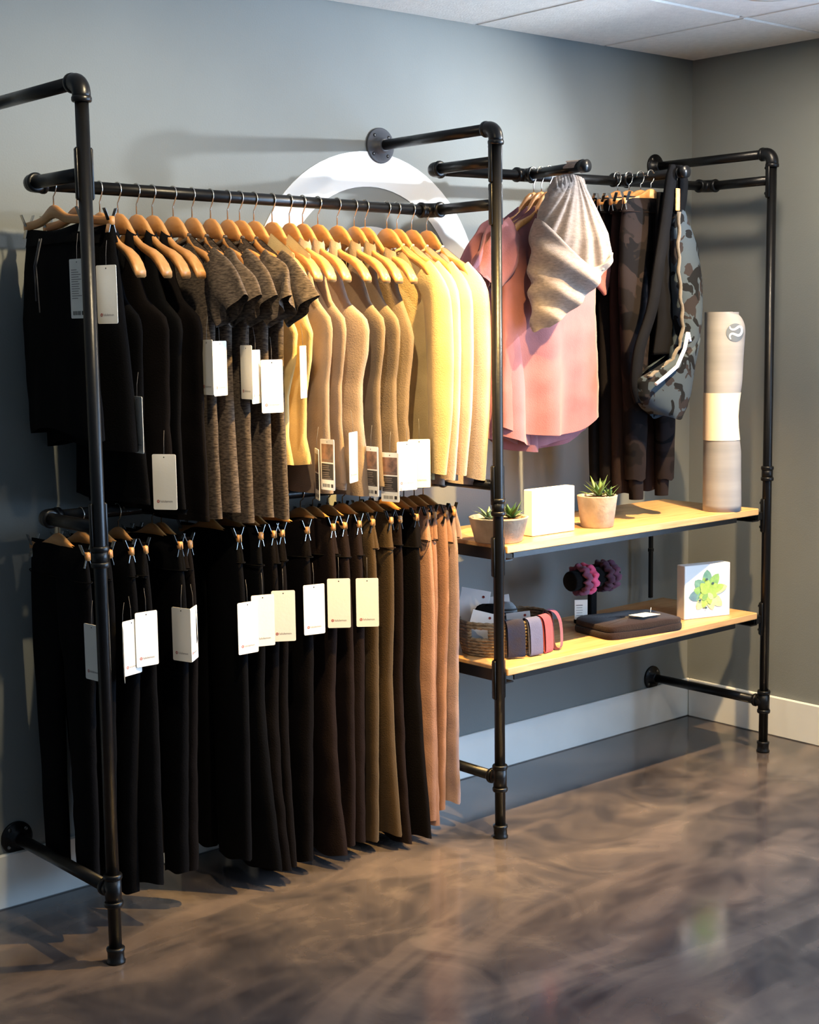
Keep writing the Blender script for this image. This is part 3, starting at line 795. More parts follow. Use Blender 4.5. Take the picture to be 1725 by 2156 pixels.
def upper_item(i):
    x = UX[i]; zr = rail_z(x); rg = random.Random(100 + i)
    if i >= 19: fr = turn(frame('rail', x, YR), R(rg.uniform(-2, 2)))
    else: fr = turn(frame('rail', x, YR), R(rg.uniform(-4, 4)))
    zc = zr - 0.112
    def G(name, lab, cat, hem, grp): return thing(name, lab, cat, (x, YR, hem), grp)
    if i < 2:
        lab = ['black drawstring shorts clipped nearest the left post', 'black drawstring shorts clipped just right of the left post'][i]
        clip_hanger(fr, zr, 'clip hanger of the ' + lab, 'upper rail clip hangers', half=0.178, dz=0.050)
        t = G('shorts', lab, 'shorts', [1.355, 1.318][i], 'black shorts'); make_shorts(t, fr, zr - 0.106, [1.355, 1.318][i], m_black, rg)
    elif i < 6:
        lab = '%s black tank top from the left on the upper rail' % ORD[i - 2]
        wood_hanger(fr, zr, 'wooden hanger of the ' + lab, 'upper rail wooden hangers')
        hem = [1.16, 1.14, 1.12, 1.10][i - 2]
        t = G('tank_top', lab, 'tank top', hem, 'black tank tops'); make_tank(t, fr, zc, hem, [m_black, m_black2, m_black, m_black2][i - 2], rg, hemw=.205, strap=.075, midw=.195, fold=.013)
    elif i < 11:
        lab = '%s heather charcoal short-sleeved tee from the left' % ORD[i - 6]
        wood_hanger(fr, zr, 'wooden hanger of the ' + lab, 'upper rail wooden hangers')
        hem = [1.10, 1.115, 1.08, 1.09, 1.075][i - 6]
        t = G('tee_shirt', lab, 'tee shirt', hem, 'heather tees'); make_tee(t, fr, zc, hem, m_heather, rg, bodyw=.185, th=.028, fold=.013)
    elif i < 13:
        lab = ['cream yellow tank top beside the heather tees', 'cream yellow tank top beside the taupe tank tops'][i - 11]
        wood_hanger(fr, zr, 'wooden hanger of the ' + lab, 'upper rail wooden hangers')
        t = G('tank_top', lab, 'tank top', 1.22, 'cream tank tops'); make_shell(t, fr, zc + .012, 1.22, m_cream, rg)
    elif i < 18:
        lab = '%s taupe tank top counted from the cream tops' % ORD[i - 13]
        wood_hanger(fr, zr, 'wooden hanger of the ' + lab, 'upper rail wooden hangers')
        hem = [1.135, 1.145, 1.12, 1.14, 1.125][i - 13]
        t = G('tank_top', lab, 'tank top', hem, 'taupe tank tops'); make_tank(t, fr, zc, hem, [m_taupe, m_taupe, m_taupe, m_taupe2, m_taupe2][i - 13], rg, wmax=.212, midw=.185, hemw=.198, fold=.013, strap=.092)
    elif i == 18:
        lab = 'taupe racerback top with wide straps beside the peach long-sleeved shirts'
        wood_hanger(fr, zr, 'wooden hanger of the taupe racerback top', 'upper rail wooden hangers')
        t = G('tank_top', lab, 'tank top', 1.14, 'taupe tank tops'); make_tank(t, fr, zc, 1.14, m_taupe2, rg, strap=.13, wmax=.21, midw=.19, hemw=.2)
    else:
        lab = ['peach long-sleeved shirt next to the taupe tops', 'second peach long-sleeved shirt from the taupe tops', 'pale peach long-sleeved shirt second from the middle post', 'palest long-sleeved shirt hanging nearest the middle post'][i - 19]
        wood_hanger(fr, zr, 'wooden hanger of the ' + lab, 'upper rail wooden hangers')
        hem = [1.15, 1.13, 1.14, 1.12][i - 19]
        t = G('long_sleeved_shirt', lab, 'shirt', hem, 'long-sleeved shirts'); make_tee(t, fr, zc, hem, [m_cream, m_peach, m_peach, m_peach2][i - 19], rg, long=True, bodyw=.19, fold=.008, sl_out=[.0, -.004, -.006, .0][i - 19])
    for a in TAGS_U.get(i, []): hang_tag(t, *a)
for i in range(len(UX)): upper_item(i)

# ------------------------------------------------------------------ lower rail
LX = [0.862, 0.930, 0.985, 1.042, 1.148, 1.178, 1.335, 1.405, 1.458, 1.488, 1.570, 1.660, 1.706, 1.762, 1.820, 1.888, 1.930, 1.990, 2.034, 2.068, 2.112, 2.150]
HEM = [.18, .12, .09, .126, .105, .11, .10, .07, .05, .045, .04, .05, .055, .05, .038, .05, .03, .02, .06, .05, .07, .09]
LM = [m_black] * 5 + [m_black2] + [m_black] * 2 + [m_black2] * 3 + [m_darkbrown] * 3 + [m_olive] * 2 + [m_darkbrown, m_black2] + [m_tan, m_tan, m_tan, m_mauvegrey]
LS = ['straight', 'slim', 'slim', 'straight', 'slim', 'slim', 'straight', 'flare', 'flare', 'flare', 'straight', 'flare', 'straight', 'straight', 'straight', 'flare', 'flare', 'flare', 'straight', 'straight', 'straight', 'straight']
TAGS_L = {0: (.848, .863, -84), 1: (.938, .846, -118), 2: (.964, .859, 16), 3: (1.009, .875, 0), 4: (1.117, .870, -74), 5: (1.156, .868, 42), 6: (1.332, .858, 0), 7: (1.384, .871, -18), 8: (1.455, .874, -32), 10: (1.564, .878, -12), 11: (1.655, .884, -38), 13: (1.762, .872, -40)}
for i, x in enumerate(LX):
    rg = random.Random(300 + i)
    fr = turn(frame('rail', x, YR), R(rg.uniform(-3, 3)))
    kind = 'silver' if i < 14 else 'black'
    if i < 11: lab, grp = '%s pair of black leggings from the left post' % ORD[i], 'black leggings'
    elif i < 14: lab, grp = '%s pair of dark brown leggings with deep waistband' % ORD[i - 11], 'dark brown leggings'
    elif i < 16: lab, grp = ['olive leggings beside the dark brown leggings', 'olive leggings beside the wide dark trousers'][i - 14], 'olive leggings'
    elif i < 18: lab, grp = ['wide dark brown trousers beside the olive leggings', 'wide black-brown trousers beside the tan leggings'][i - 16], 'wide trousers'
    elif i < 21: lab, grp = '%s pair of tan leggings from the dark trousers' % ORD[i - 18], 'tan leggings'
    else: lab, grp = 'mauve grey leggings nearest the middle post', 'tan leggings'
    zr = ZLO - 0.006 * (x - XL) / (XM - XL)
    clip_hanger(fr, zr, 'clip hanger of the ' + lab, 'lower rail clip hangers', kind)
    t = thing('leggings' if i not in (16, 17) else 'trousers', lab, 'leggings' if i not in (16, 17) else 'trousers', (x, YR, HEM[i]), grp)
    make_pants(t, fr, zr - 0.075, HEM[i], LM[i], rg, LS[i], wb=rg.choice((.095, .1, .11)) if i > 6 else .085, fold=.013, th=.020 if i > 15 else .024, sway=rg.uniform(-.01, .02))
    if i in TAGS_L: hang_tag(t, *TAGS_L[i], y=-.432)

# ------------------------------------------------------------------ face-out arms
fx, fz, fl = FO[0]
zr = fz + 0.003
SH = [(-0.290, 'third mauve tee back in the row on the first face-out arm', m_mauve2, 0.0, 1.19, 2), (-0.322, 'second mauve tee behind the front one on the face-out arm', m_mauve2, 0.004, 1.21, 6), (-0.355, 'front mauve pink tee half covered by the grey scarf', m_mauve, 0.010, 1.24, 3)]
for k, (y, lab, m, dx, hem, rot) in enumerate(SH):
    rg = random.Random(500 + k)
    fr = turn(frame('face', fx + dx, y), R(rot))
    wood_hanger(fr, zr, ['wooden hanger of the rearmost mauve tee', 'wooden hanger of the middle mauve tee', 'wooden hanger showing above the front mauve tee'][k], 'face-out wooden hangers')
    t = thing('mauve_tee', lab, 'tee shirt', (fx + dx, y, hem), 'mauve tees')
    make_tee(t, fr, zr - 0.112, hem, m, rg, bodyw=.235, half=.222, fold=.028, th=.026, hem_lift=0.05, sleeve_len=1.4, k=(16, 40))
# marled scarf knotted over the arm
rg = random.Random(77)
t = thing('marled_scarf', 'marled grey scarf gathered over the first face-out arm', 'scarf', (fx, -0.46, 1.58))
fr = turn(frame('face', fx - .012, -0.462), R(-14))
mb = MB()
f = fold_fn(rg, .017, 70, 125, 4, 1.0)
def fan(s, z):  # folds converge at the knot
    k = np.clip((2.10 - z) / 0.32, .12, 1)
    return f((s - 0.02) / k * 0.8, z * 0.3) * (0.35 + .65 * k)
panel(mb, fr, [(2.10, -.046, .044), (2.04, -.078, .066), (1.97, -.112, .104), (1.90, -.132, .142), (1.84, -.125, .155), (1.74, -.08, .11)], lambda u: 2.088 - .012 * (2 * u - 1) ** 2, lambda u: 1.75 + .04 * u, [(2.10, .012), (2.0, .045), (1.88, .075), (1.75, .07)], fan, nu=44, nv=36, vtop=.1, top_open=.5, fold0=.8)
mb.build('gathered_fan', m_scarf, t)
mb = MB()
f2 = fold_fn(rg, .018, 24, 38, 3, 1.0, diag=1.9)
fr2 = turn(frame('face', fx - .022, -0.470), R(-14))
panel(mb, fr2, [(2.0, -.125, .145), (1.90, -.138, .160), (1.84, -.142, .166), (1.75, -.146, .13), (1.66, -.142, .085), (1.58, -.13, .0)],
      lambda u: 1.945 - .155 * np.sin(np.clip(u / .80, 0, 1) * PI / 2) ** 1.2 + .055 * np.clip((u - .72) / .28, 0, 1) ** 1.2,
      lambda u: 1.585 + .015 * np.sin(7 * u) + .235 * np.clip((u - .25) / .75, 0, 1) ** 1.15, [(2.0, .06), (1.88, .085), (1.75, .08), (1.58, .04)], f2, nu=40, nv=34, vtop=.06, top_open=.7, fold0=.5)
mb.build('cowl_fold', m_scarf, t)
mb = MB()
lp = []
for k in range(28):
    a = 2 * PI * k / 28
    lp.append([(fx + w_, -0.468 + .030 * math.cos(a) * 1.0, fz + .004 + .030 * math.sin(a)) for w_ in (-.03, -.01, .01, .03)])
rings = [[(fx + .03 * q, -0.44 + .02 * q, 0) for q in (-1, 1)]]
arc = []
for k in range(15):
    a = R(-10 + 200 * k / 14)
    arc.append((fx + .0225 * math.cos(a), fz + .006 + .0225 * math.sin(a)))
mb.loft([[(x_, -0.50 + .012 * math.sin(6 * j), z_) for j, (x_, z_) in enumerate(arc)], [(x_ * 1.0, -0.45 + .008 * math.sin(5 * j), z_ + .001) for j, (x_, z_) in enumerate(arc)]], False)
mb.build('knot_loop', m_scarf, t)

# second face-out arm: trousers, joggers and a camouflage bag
fx, fz, fl = FO[1]; zr = fz + .002
PT = [(-0.300, 'slim black trousers at the back of the second face-out arm', m_black, -0.075, 1.06, 'straight'), (-0.335, 'black trousers clipped second on the second face-out arm', m_black2, -0.055, 1.03, 'straight'),
      (-0.370, 'wide dark brown trousers with a light wooden clip hanger', m_darkbrown, -0.035, 1.02, 'straight')]
for k, (y, lab, m, dx, hem, st) in enumerate(PT):
    rg = random.Random(600 + k)
    fr = turn(frame('face', fx + dx, y), R(rg.uniform(-2, 2)))
    clip_hanger(fr, zr, 'clip hanger of the ' + lab, 'face-out clip hangers')
    t = thing('trousers', lab, 'trousers', (fx + dx, y, hem), 'face-out trousers')
    make_pants(t, fr, zr - .078, hem, m, rg, st, wb=.05, fold=.009, half=.135)
rg = random.Random(610)
y = -0.412
fr = turn(frame('face', fx - .03, y), R(4))
clip_hanger(fr, zr, 'clip hanger carrying the dark camouflage joggers', 'face-out clip hangers')
t = thing('joggers', 'dark camouflage joggers with ribbed cuffs behind the camouflage bag', 'joggers', (fx - .03, y, 1.0))
make_pants(t, fr, zr - .078, 1.062, m_camod, rg, 'slim', wb=.05, half=.15, fold=.012, th=.032)
for sg in (1, -1):
    cf = MB(); panel(cf, fr, [(1.08, .048 if sg > 0 else -.108, .108 if sg > 0 else -.048), (1.0, .052 if sg > 0 else -.104, .104 if sg > 0 else -.052)], lambda u: 1.072 + 0 * u, lambda u: 1.0 + 0 * u, .024, fold_fn(rg, .003), nu=16, nv=6, vtop=.05, top_open=.8)
    cf.build('cuff', m_camod, t)
# camouflage bag
t = thing('camouflage_bag', 'camouflage shoulder bag with a white zip and black straps', 'bag', (3.06, -0.485, 1.285))
bf = frame('face', 3.06, -0.485)
fb = fold_fn(random.Random(9), .006, 12, 30)
mb = MB()
panel(mb, bf, [(2.03, .045, .072), (1.95, .030, .118), (1.86, .028, .165), (1.75, .034, .186), (1.66, .046, .184), (1.58, .052, .168), (1.50, .03, .145)], lambda u: 2.035 - .02 * u, lambda u: 1.48 + 0 * u, [(2.03, .012), (1.9, .03), (1.6, .05)], fb, nu=20, nv=34, vtop=.05, top_open=.5)
panel(mb, bf, [(1.60, .02, .172), (1.52, -.02, .155), (1.46, -.10, .142), (1.42, -.150, .136), (1.36, -.152, .120), (1.32, -.11, .095), (1.285, -.04, .05)], lambda u: 1.425 + .17 * u ** .8, lambda u: 1.30 - .022 * np.sin(u * PI), .055, fb, nu=26, nv=20, vtop=.1, top_open=.35, dn=.006)
body = mb.build('bag_body', m_camo, t)
MB().tube([(3.06 - .118, -0.545, 1.405), (3.06 - .075, -0.552, 1.430), (3.06 - .02, -0.555, 1.462), (3.06 + .022, -0.553, 1.52), (3.06 + .045, -0.548, 1.575)], .0065, 10).build('white_zip', mat('zip_white', (238, 236, 238), rough=.4), t)
MB().tube([(3.06 + .045, -0.55, 1.575), (3.06 + .052, -0.553, 1.545)], .005, 8).build('zip_pull', MATS['zip_white'], t)
rp = MB()
pts = [(3.06 + .030 + .0 * k, -0.505, 1.97 - .05 * k) for k in range(3)]
path = [(.032, 1.98), (.028, 1.88), (.032, 1.78), (.046, 1.68), (.056, 1.60), (.040, 1.53), (.0, 1.485), (-.06, 1.45), (-.14, 1.425)]
pp = []
for k in range(len(path) - 1):
    for q in range(6):
        a = q / 6; s = path[k][0] * (1 - a) + path[k + 1][0] * a; z = path[k][1] * (1 - a) + path[k + 1][1] * a
        pp.append((3.06 + s - .004 + .004 * math.sin(5.1 * (k * 6 + q)), -0.520, z + .003 * math.cos(4.3 * (k * 6 + q))))
rp.tube(pp, .0065, 8); rp.build('ruffled_edge', cloth('ruffle_cloth', (80, 74, 66)), t)
# strap: two black webbing straps from the arm end down to the pouch
def strap(pts, w_, th_, name, m, parent):
    rings = []
    for (x_, y_, z_) in pts:
        rings.append([(x_ - w_, y_ - th_, z_), (x_ + w_, y_ - th_, z_), (x_ + w_, y_ + th_, z_), (x_ - w_, y_ + th_, z_)])
    MB().loft(rings, True, True, True).build(name, m, parent)
def curve_pts(ctrl, n=10):
    c = np.array(ctrl); tt = np.linspace(0, len(c) - 1, (len(c) - 1) * n + 1)
    q = np.stack([np.interp(tt, np.arange(len(c)), c[:, i]) for i in range(3)], 1)
    for _ in range(12):
        r_ = q.copy(); r_[1:-1] = (q[:-2] + 2 * q[1:-1] + q[2:]) / 4; q = r_
    return [tuple(a) for a in q]
strap(curve_pts([(3.088, -0.500, 2.142), (3.062, -0.505, 2.10), (3.040, -0.50, 1.95), (3.010, -0.495, 1.80), (2.985, -0.49, 1.65), (2.92, -0.485, 1.52), (2.905, -0.485, 1.40), (2.93, -0.485, 1.34)]), .024, .006, 'shoulder_strap', m_black, t)
strap(curve_pts([(3.100, -0.500, 2.142), (3.128, -0.505, 2.10), (3.128, -0.50, 2.03), (3.118, -0.495, 1.98)]), .020, .006, 'shoulder_strap', m_black, t)
strap(curve_pts([(3.072, -0.478, 2.05), (3.065, -0.475, 1.90), (3.075, -0.472, 1.75), (3.085, -0.47, 1.62), (3.06, -0.47, 1.50)]), .045, .006, 'back_panel', m_black, t)
tg = MB().box((3.086, -0.515, 2.025), (.022, .004, .075), bevel=.002); tg.build('wooden_toggle', m_hw, t)

# ------------------------------------------------------------------ shelf things
m_conc = mat('concrete', (176, 160, 138), rough=.85, col2=(140, 126, 108), vscale=16, bump=.6, bscale=45)
m_soil = mat('soil', (98, 60, 36), rough=.95, col2=(140, 92, 56), vscale=90, bump=.8, bscale=110)
def leaf_mat(name, a, b): return mat(name, a, rough=.42, col2=b, vscale=18, spec=.5)
m_aloe = leaf_mat('aloe_green', (118, 138, 70), (78, 108, 50))
m_agave = leaf_mat('pale_green', (150, 168, 124), (112, 138, 96))
m_dgreen = leaf_mat('dark_green', (52, 84, 40), (74, 104, 52))
def leaf(mb, base, az, elev, L, w_, curl=0.3, thick=.25):
    base = Vector(base); d = Vector((math.cos(az), math.sin(az), 0)); sd = Vector((-math.sin(az), math.cos(az), 0))
    rings = []; p = base.copy(); e = elev; n = 7
    for k in range(n + 1):
        t_ = k / n
        ww = w_ * (math.sin(PI * min(.98, t_ * .86 + .14)) ** .8) * (1 - t_ ** 4) + .0003
        dirv = d * math.cos(e) + Vector((0, 0, 1)) * math.sin(e)
        nv = -d * math.sin(e) + Vector((0, 0, 1)) * math.cos(e)
        rings.append([p + sd * ww, p + nv * (-ww * thick), p - sd * ww, p + nv * (ww * thick * .6)])
        p = p + dirv * (L / n); e -= curl / n
    mb.loft(rings, True, True, True)
def plant(parent, name, c, m, n, L, w_, e0, e1, seed, curl=.3):
    rg = random.Random(seed)
    for k in range(n):
        mb = MB(); t_ = k / n
        leaf(mb, (c[0] + rg.uniform(-.004, .004), c[1] + rg.uniform(-.004, .004), c[2]), k * 2.4 + rg.uniform(-.2, .2), e0 + (e1 - e0) * t_ + rg.uniform(-.1, .1), L * rg.uniform(.8, 1.1) * (1 - .25 * abs(t_ - .5)), w_, curl)
        mb.build('leaf', m, parent)
def wobb(a, z): return .012 * math.sin(3 * a + 1) + .008 * math.sin(7 * a + 20 * z)
# oval planter
t = thing('bowl_planter', 'low round concrete planter with two succulents behind the middle post', 'planter', (2.285, -.455, SU))
MB().lathe([(0, 0), (.072, 0), (.076, .004), (.094, .075), (.096, .078), (.090, .080), (.084, .074), (.082, .060), (0, .060)], (2.285, -.455, SU), 44, None, 1, 1, wobb).build('bowl', m_conc, t)
MB().lathe([(.084, .066), (.05, .071), (0, .073)], (2.285, -.455, SU), 30, None, 1, 1, lambda a, z: .03 * math.sin(11 * a + 50 * z)).build('soil', m_soil, t)
p1 = MB().lathe([(.004, 0), (.006, .012), (0, .014)], (2.255, -.440, SU + .068), 8).build('succulent', m_agave, t)
plant(p1, 'leaf', (2.255, -.440, SU + .07), m_agave, 18, .062, .0075, .35, 1.25, 3, .7)
p2 = MB().lathe([(.004, 0), (.006, .012), (0, .014)], (2.322, -.470, SU + .068), 8).build('succulent', m_dgreen, t)
plant(p2, 'leaf', (2.322, -.470, SU + .07), m_dgreen, 16, .068, .0095, .35, 1.3, 5, .15)
# tapered pot with aloe
t = thing('tapered_pot', 'tapered sandy concrete pot with a spiky green aloe', 'planter', (2.752, -.452, SU))
MB().lathe([(0, 0), (.052, 0), (.055, .004), (.068, .104), (.068, .107), (.060, .107), (.057, .096), (0, .096)], (2.752, -.452, SU), 40, None, 1, 1, wobb).build('pot', m_conc, t)
MB().lathe([(.058, .098), (.03, .103), (0, .104)], (2.752, -.452, SU), 28, None, 1, 1, lambda a, z: .03 * math.sin(9 * a + 40 * z)).build('soil', m_soil, t)
p1 = MB().lathe([(.005, 0), (.007, .012), (0, .014)], (2.756, -.455, SU + .10), 8).build('succulent', m_aloe, t)
plant(p1, 'leaf', (2.756, -.455, SU + .102), m_aloe, 17, .082, .0085, .25, 1.5, 8, .15)
p2 = MB().lathe([(.004, 0), (.006, .012), (0, .014)], (2.785, -.478, SU + .10), 8).build('succulent', m_dgreen, t)
plant(p2, 'leaf', (2.785, -.478, SU + .10), m_dgreen, 10, .048, .006, .3, 1.3, 12, .1)
pb = MB(); rg = random.Random(5)
for k in range(5):
    q = rg.uniform(0, 6.28); pb.lathe([(0, -.004), (.005, 0), (0, .004)], (2.752 + .04 * math.cos(q), -.452 - abs(.04 * math.sin(q)), SU + .102), 8)
pb.build('pebbles', mat('pebble', (214, 200, 176), rough=.6), t)
# white canvas block
cv = MB().box((2.523, -.449, SU + .0765), (.200, .040, .150), bevel=.0025)
tag_props(cv.build('white_block', m_white, None, (2.523, -.449, SU)), 'blank white canvas block between the two potted succulents', 'canvas')

# rolled exercise mat
def rolled_mat():
    cx, cy = 3.378, -.482; z0_, z1_ = SU, 1.645
    t = thing('rolled_mat', 'rolled grey exercise mat with cream paper band standing upright', 'mat', (cx, cy, z0_))
    rv = Vector((0.757, -0.654, 0)); fv = Vector((-.654, -.757, 0))      # right as seen from the room, and toward the room
    m_mat = mat('mat_rubber', (146, 145, 146), rough=.6, col2=(122, 122, 125), vscale=2.2, stretch=(.5, .5, 7), bump=.05, bscale=300)
    def rad(a, z):
        k = max(0, math.cos(a)) ** 1.5        # right side bulges away from the band
        wst = .0015 + .012 * min(1, abs(z - 1.27) / .12) ** 1.5
        ext = (.010 if z > 1.27 else .004) * min(1, (abs(z - 1.27) / .3)) ** 2
        corner = 0
        if z > 1.575: corner = -.050 * (1 - math.sqrt(max(0, 1 - ((z - 1.575) / .07) ** 2)))
        return .0605 + wst * k + ext * k + corner * k
    def pt(a, z, o=0):
        r_ = rad(a, z) + o
        return Vector((cx, cy, z)) + rv * r_ * math.cos(a) + fv * r_ * math.sin(a)
    zs = list(np.linspace(z0_, 1.57, 28)) + list(np.linspace(1.575, z1_, 9))
    mb = MB(); mb.loft([[pt(2 * PI * k / 48, z) for k in range(48)] for z in zs], True, True, False)
    # spiral edge on the top end
    sp = []; n = 90
    for k in range(n):
        a = 2 * PI * 4.5 * k / n; r_ = .055 * (1 - k / n) + .006
        sp.append((Vector((cx, cy, z1_ - .022)) + rv * r_ * math.cos(a) + fv * r_ * math.sin(a), Vector((cx, cy, z1_ - .001)) + rv * r_ * math.cos(a) + fv * r_ * math.sin(a)))
    mb.loft([[a for a, b in sp], [b for a, b in sp]], False)
    mb.lathe([(.060, 0), (0, 0)], (cx, cy, z1_ - .022), 40)
    mb.build('roll', m_mat, t)
    bd = MB(); zb = [1.188 + .170 * k / 4 for k in range(5)]
    bd.loft([[pt(2 * PI * k / 48, z, .0014) for k in range(48)] for z in zb])
    b = bd.build('paper_band', mat('cream_paper', (226, 208, 184), rough=.7), t)
    tx = MB()
    rg = random.Random(2)
    for k in range(9):
        if k in (2, 5): continue
        zz = 1.258 - k * .006; a0, a1 = R(24), R(24) - (rg.uniform(.25, .42))
        tx.add([pt(a0, zz, .0018), pt((a0 + a1) / 2, zz, .0018), pt(a1, zz, .0018), pt(a1, zz - (.003 if k < 2 else .0016), .0018), pt((a0 + a1) / 2, zz - (.003 if k < 2 else .0016), .0018), pt(a0, zz - (.003 if k < 2 else .0016), .0018)], [(0, 1, 4, 5), (1, 2, 3, 4)], False)
    tx.build('printed_text', m_ink, b)
    # round emblem with its looping line
    A0, ZC, LR = R(58), 1.572, .032
    def lg(u_, v_, o): return pt(A0 - u_ * LR / .064, ZC + v_ * LR, o)
    ds = MB(); rings = [[lg(r_ * math.cos(2 * PI * k / 40), r_ * math.sin(2 * PI * k / 40), .0012) for k in range(40)] for r_ in (1, .8, .6, .4, .2, .02)]
    ds.loft(rings, True, False, True)
    d = ds.build('emblem_disc', mat('emblem_slate', (88, 96, 106), rough=.6), t)
    path = [(-.62, .70), (-.60, .50), (-.45, .34), (-.15, .32), (.15, .52), (.42, .70), (.70, .52), (.72, .12), (.55, -.22), (.28, -.36), (-.05, -.22), (-.35, -.08), (-.60, -.22), (-.62, -.52), (-.50, -.72)]
    c = np.array([(a, b, 0) for a, b in path]); q = curve_pts(c, 8)
    rb = MB(); L_, R_ = [], []
    for k in range(len(q)):
        a, b = q[max(0, k - 1)], q[min(len(q) - 1, k + 1)]
        dx, dy = b[0] - a[0], b[1] - a[1]; l = math.hypot(dx, dy) + 1e-9
        wd = .14 * (0.4 + .6 * math.sin(PI * k / (len(q) - 1)))
        L_.append(lg(q[k][0] - dy / l * wd, q[k][1] + dx / l * wd, .0020)); R_.append(lg(q[k][0] + dy / l * wd, q[k][1] - dx / l * wd, .0020))
    rb.loft([L_, R_], False); rb.build('emblem_line', mat('emblem_pale', (214, 216, 216), rough=.6), d)
rolled_mat()

# succulent painting on a block canvas
def painting():
    a = R(-16); q = Matrix.Rotation(a, 3, 'Z')
    o = Vector((3.221, -.451, SL))
    W_, D_, H_ = .201, .048, .196
    c = o + q @ Vector((W_ / 2, D_ / 2, H_ / 2)) + Vector((0, 0, .0005))
    t = thing('succulent_painting', 'square canvas painted with a green succulent rosette on the lower shelf', 'painting', tuple(c - Vector((0, 0, H_ / 2))))
    MB().box(c, (W_, D_, H_), rot=q, bevel=.002).build('canvas', m_white, t)
    def pl(u_, v_, off): return o + q @ Vector((u_ * W_, -off, v_ * H_))
    cols = {'blue': mat('paint_blue_green', (104, 142, 150), rough=.7, col2=(84, 118, 138), vscale=60), 'teal': mat('paint_teal', (122, 168, 146), rough=.7, col2=(92, 140, 128), vscale=60),
            'green': mat('paint_green', (120, 168, 96), rough=.7, col2=(148, 188, 104), vscale=60), 'lime': mat('paint_lime', (176, 204, 104), rough=.7, col2=(150, 186, 84), vscale=60),
            'pale': mat('paint_pale', (200, 214, 160), rough=.7, col2=(184, 200, 140), vscale=60), 'ink': mat('paint_ink', (58, 84, 92), rough=.7)}
    cx_, cy_ = .50, .47
    P_ = [('teal', 92, .42, .17), ('green', 55, .40, .16), ('green', 108, .30, .11), ('teal', 138, .36, .17), ('blue', 188, .40, .17), ('green', 165, .30, .13), ('teal', 205, .27, .13), ('pale', 232, .36, .15), ('pale', 290, .34, .13), ('pale', 320, .40, .15), ('pale', 12, .42, .14), ('lime', 18, .36, .12), ('lime', 250, .28, .12), ('green', 75, .22, .10),
          ('lime', 130, .24, .11), ('lime', 40, .24, .11), ('lime', 95, .25, .10), ('lime', 200, .20, .09), ('lime', 340, .20, .10), ('lime', 285, .22, .09), ('green', 225, .17, .08), ('pale', 310, .16, .08), ('lime', 160, .17, .08)]
    for k, (cn, an, L, wd) in enumerate(P_):
        off = .0008 + .00016 * k; e = R(an); n = 9; vs = [];
        pts = []
        for j in range(n + 1):
            s = j / n; wv = wd * .5 * math.sin(PI * s ** 1.15) ** .62
            pts.append((s, wv))
        L *= 1.04; pts = [(s, wv * 1.25) for s, wv in pts]
        out = [(s * L, wv) for s, wv in pts] + [(s * L, -wv) for s, wv in reversed(pts[1:-1])]
        vs = [pl(cx_ + x_ * math.cos(e) - y_ * math.sin(e), cy_ + x_ * math.sin(e) + y_ * math.cos(e), off) for x_, y_ in out]
        MB().add(vs, [tuple(range(len(vs)))], False).build('painted_petal', cols[cn], t)
    for an, rr_ in ((98, .26), (215, .22), (260, .28), (60, .2)):
        e = R(an); vs = [pl(cx_ + rr_ * math.cos(e) + .03 * math.cos(2 * PI * j / 8), cy_ + rr_ * math.sin(e) + .022 * math.sin(2 * PI * j / 8), .0052) for j in range(8)]
        MB().add(vs, [tuple(range(8))], False).build('painted_shadow', cols['ink'], t)
painting()

# wicker basket
m_wick = mat('seagrass', (150, 132, 106), rough=.85, col2=(98, 84, 66), vscale=55, stretch=(1, 1, 3), bump=.9, bscale=120)
BC, BA, BBx, BHT = (2.425, -.335), .168, .128, .112
bt = thing('wicker_basket', 'oval seagrass basket of small accessories on the lower shelf', 'basket', (BC[0], BC[1], SL))
def coil(rx, ry, z, r_, n=110, gap=None):
    pts = []
    for k in range(n):
        a = 2 * PI * k / n
        pts.append((BC[0] + rx * math.cos(a), BC[1] + ry * math.sin(a), z))
    mb = MB()
    rings = []
    for k in range(n + 1):
        a = 2 * PI * k / n
        c = Vector((BC[0] + rx * math.cos(a), BC[1] + ry * math.sin(a), z)); rd = Vector((math.cos(a), math.sin(a), 0))
        ring = []
        for j in range(8):
            b = 2 * PI * j / 8
            rr_ = r_ * (1 + .22 * math.sin(36 * a + 2 * b + z * 700))
            ring.append(c + rd * rr_ * math.cos(b) + Vector((0, 0, 1)) * rr_ * math.sin(b))
        rings.append(ring)
    if gap:
        keep = [i for i in range(n + 1) if not (gap[0] < (2 * PI * i / n) < gap[1])]
        runs = []; cur = [keep[0]]
        for i in keep[1:]:
            if i == cur[-1] + 1: cur.append(i)
            else: runs.append(cur); cur = [i]
        runs.append(cur)
        for ru in runs: mb.loft([rings[i] for i in ru], True, True, True)
    else: mb.loft(rings)
    mb.build('coil', m_wick, bt)
NB = 11
for k in range(NB):
    f_ = k / (NB - 1)
    coil(BA * (.90 + .10 * math.sin(f_ * PI * .6)), BBx * (.90 + .10 * math.sin(f_ * PI * .6)), SL + .006 + f_ * (BHT - .008), .0062, gap=(R(188), R(212)) if k in (6, 7, 8) else None)
MB().lathe([(1, .003), (.5, .004), (0, .004)], (BC[0], BC[1], SL), 40, Matrix.Diagonal((BA * .88, BBx * .88, 1))).build('basket_base', m_wick, bt)
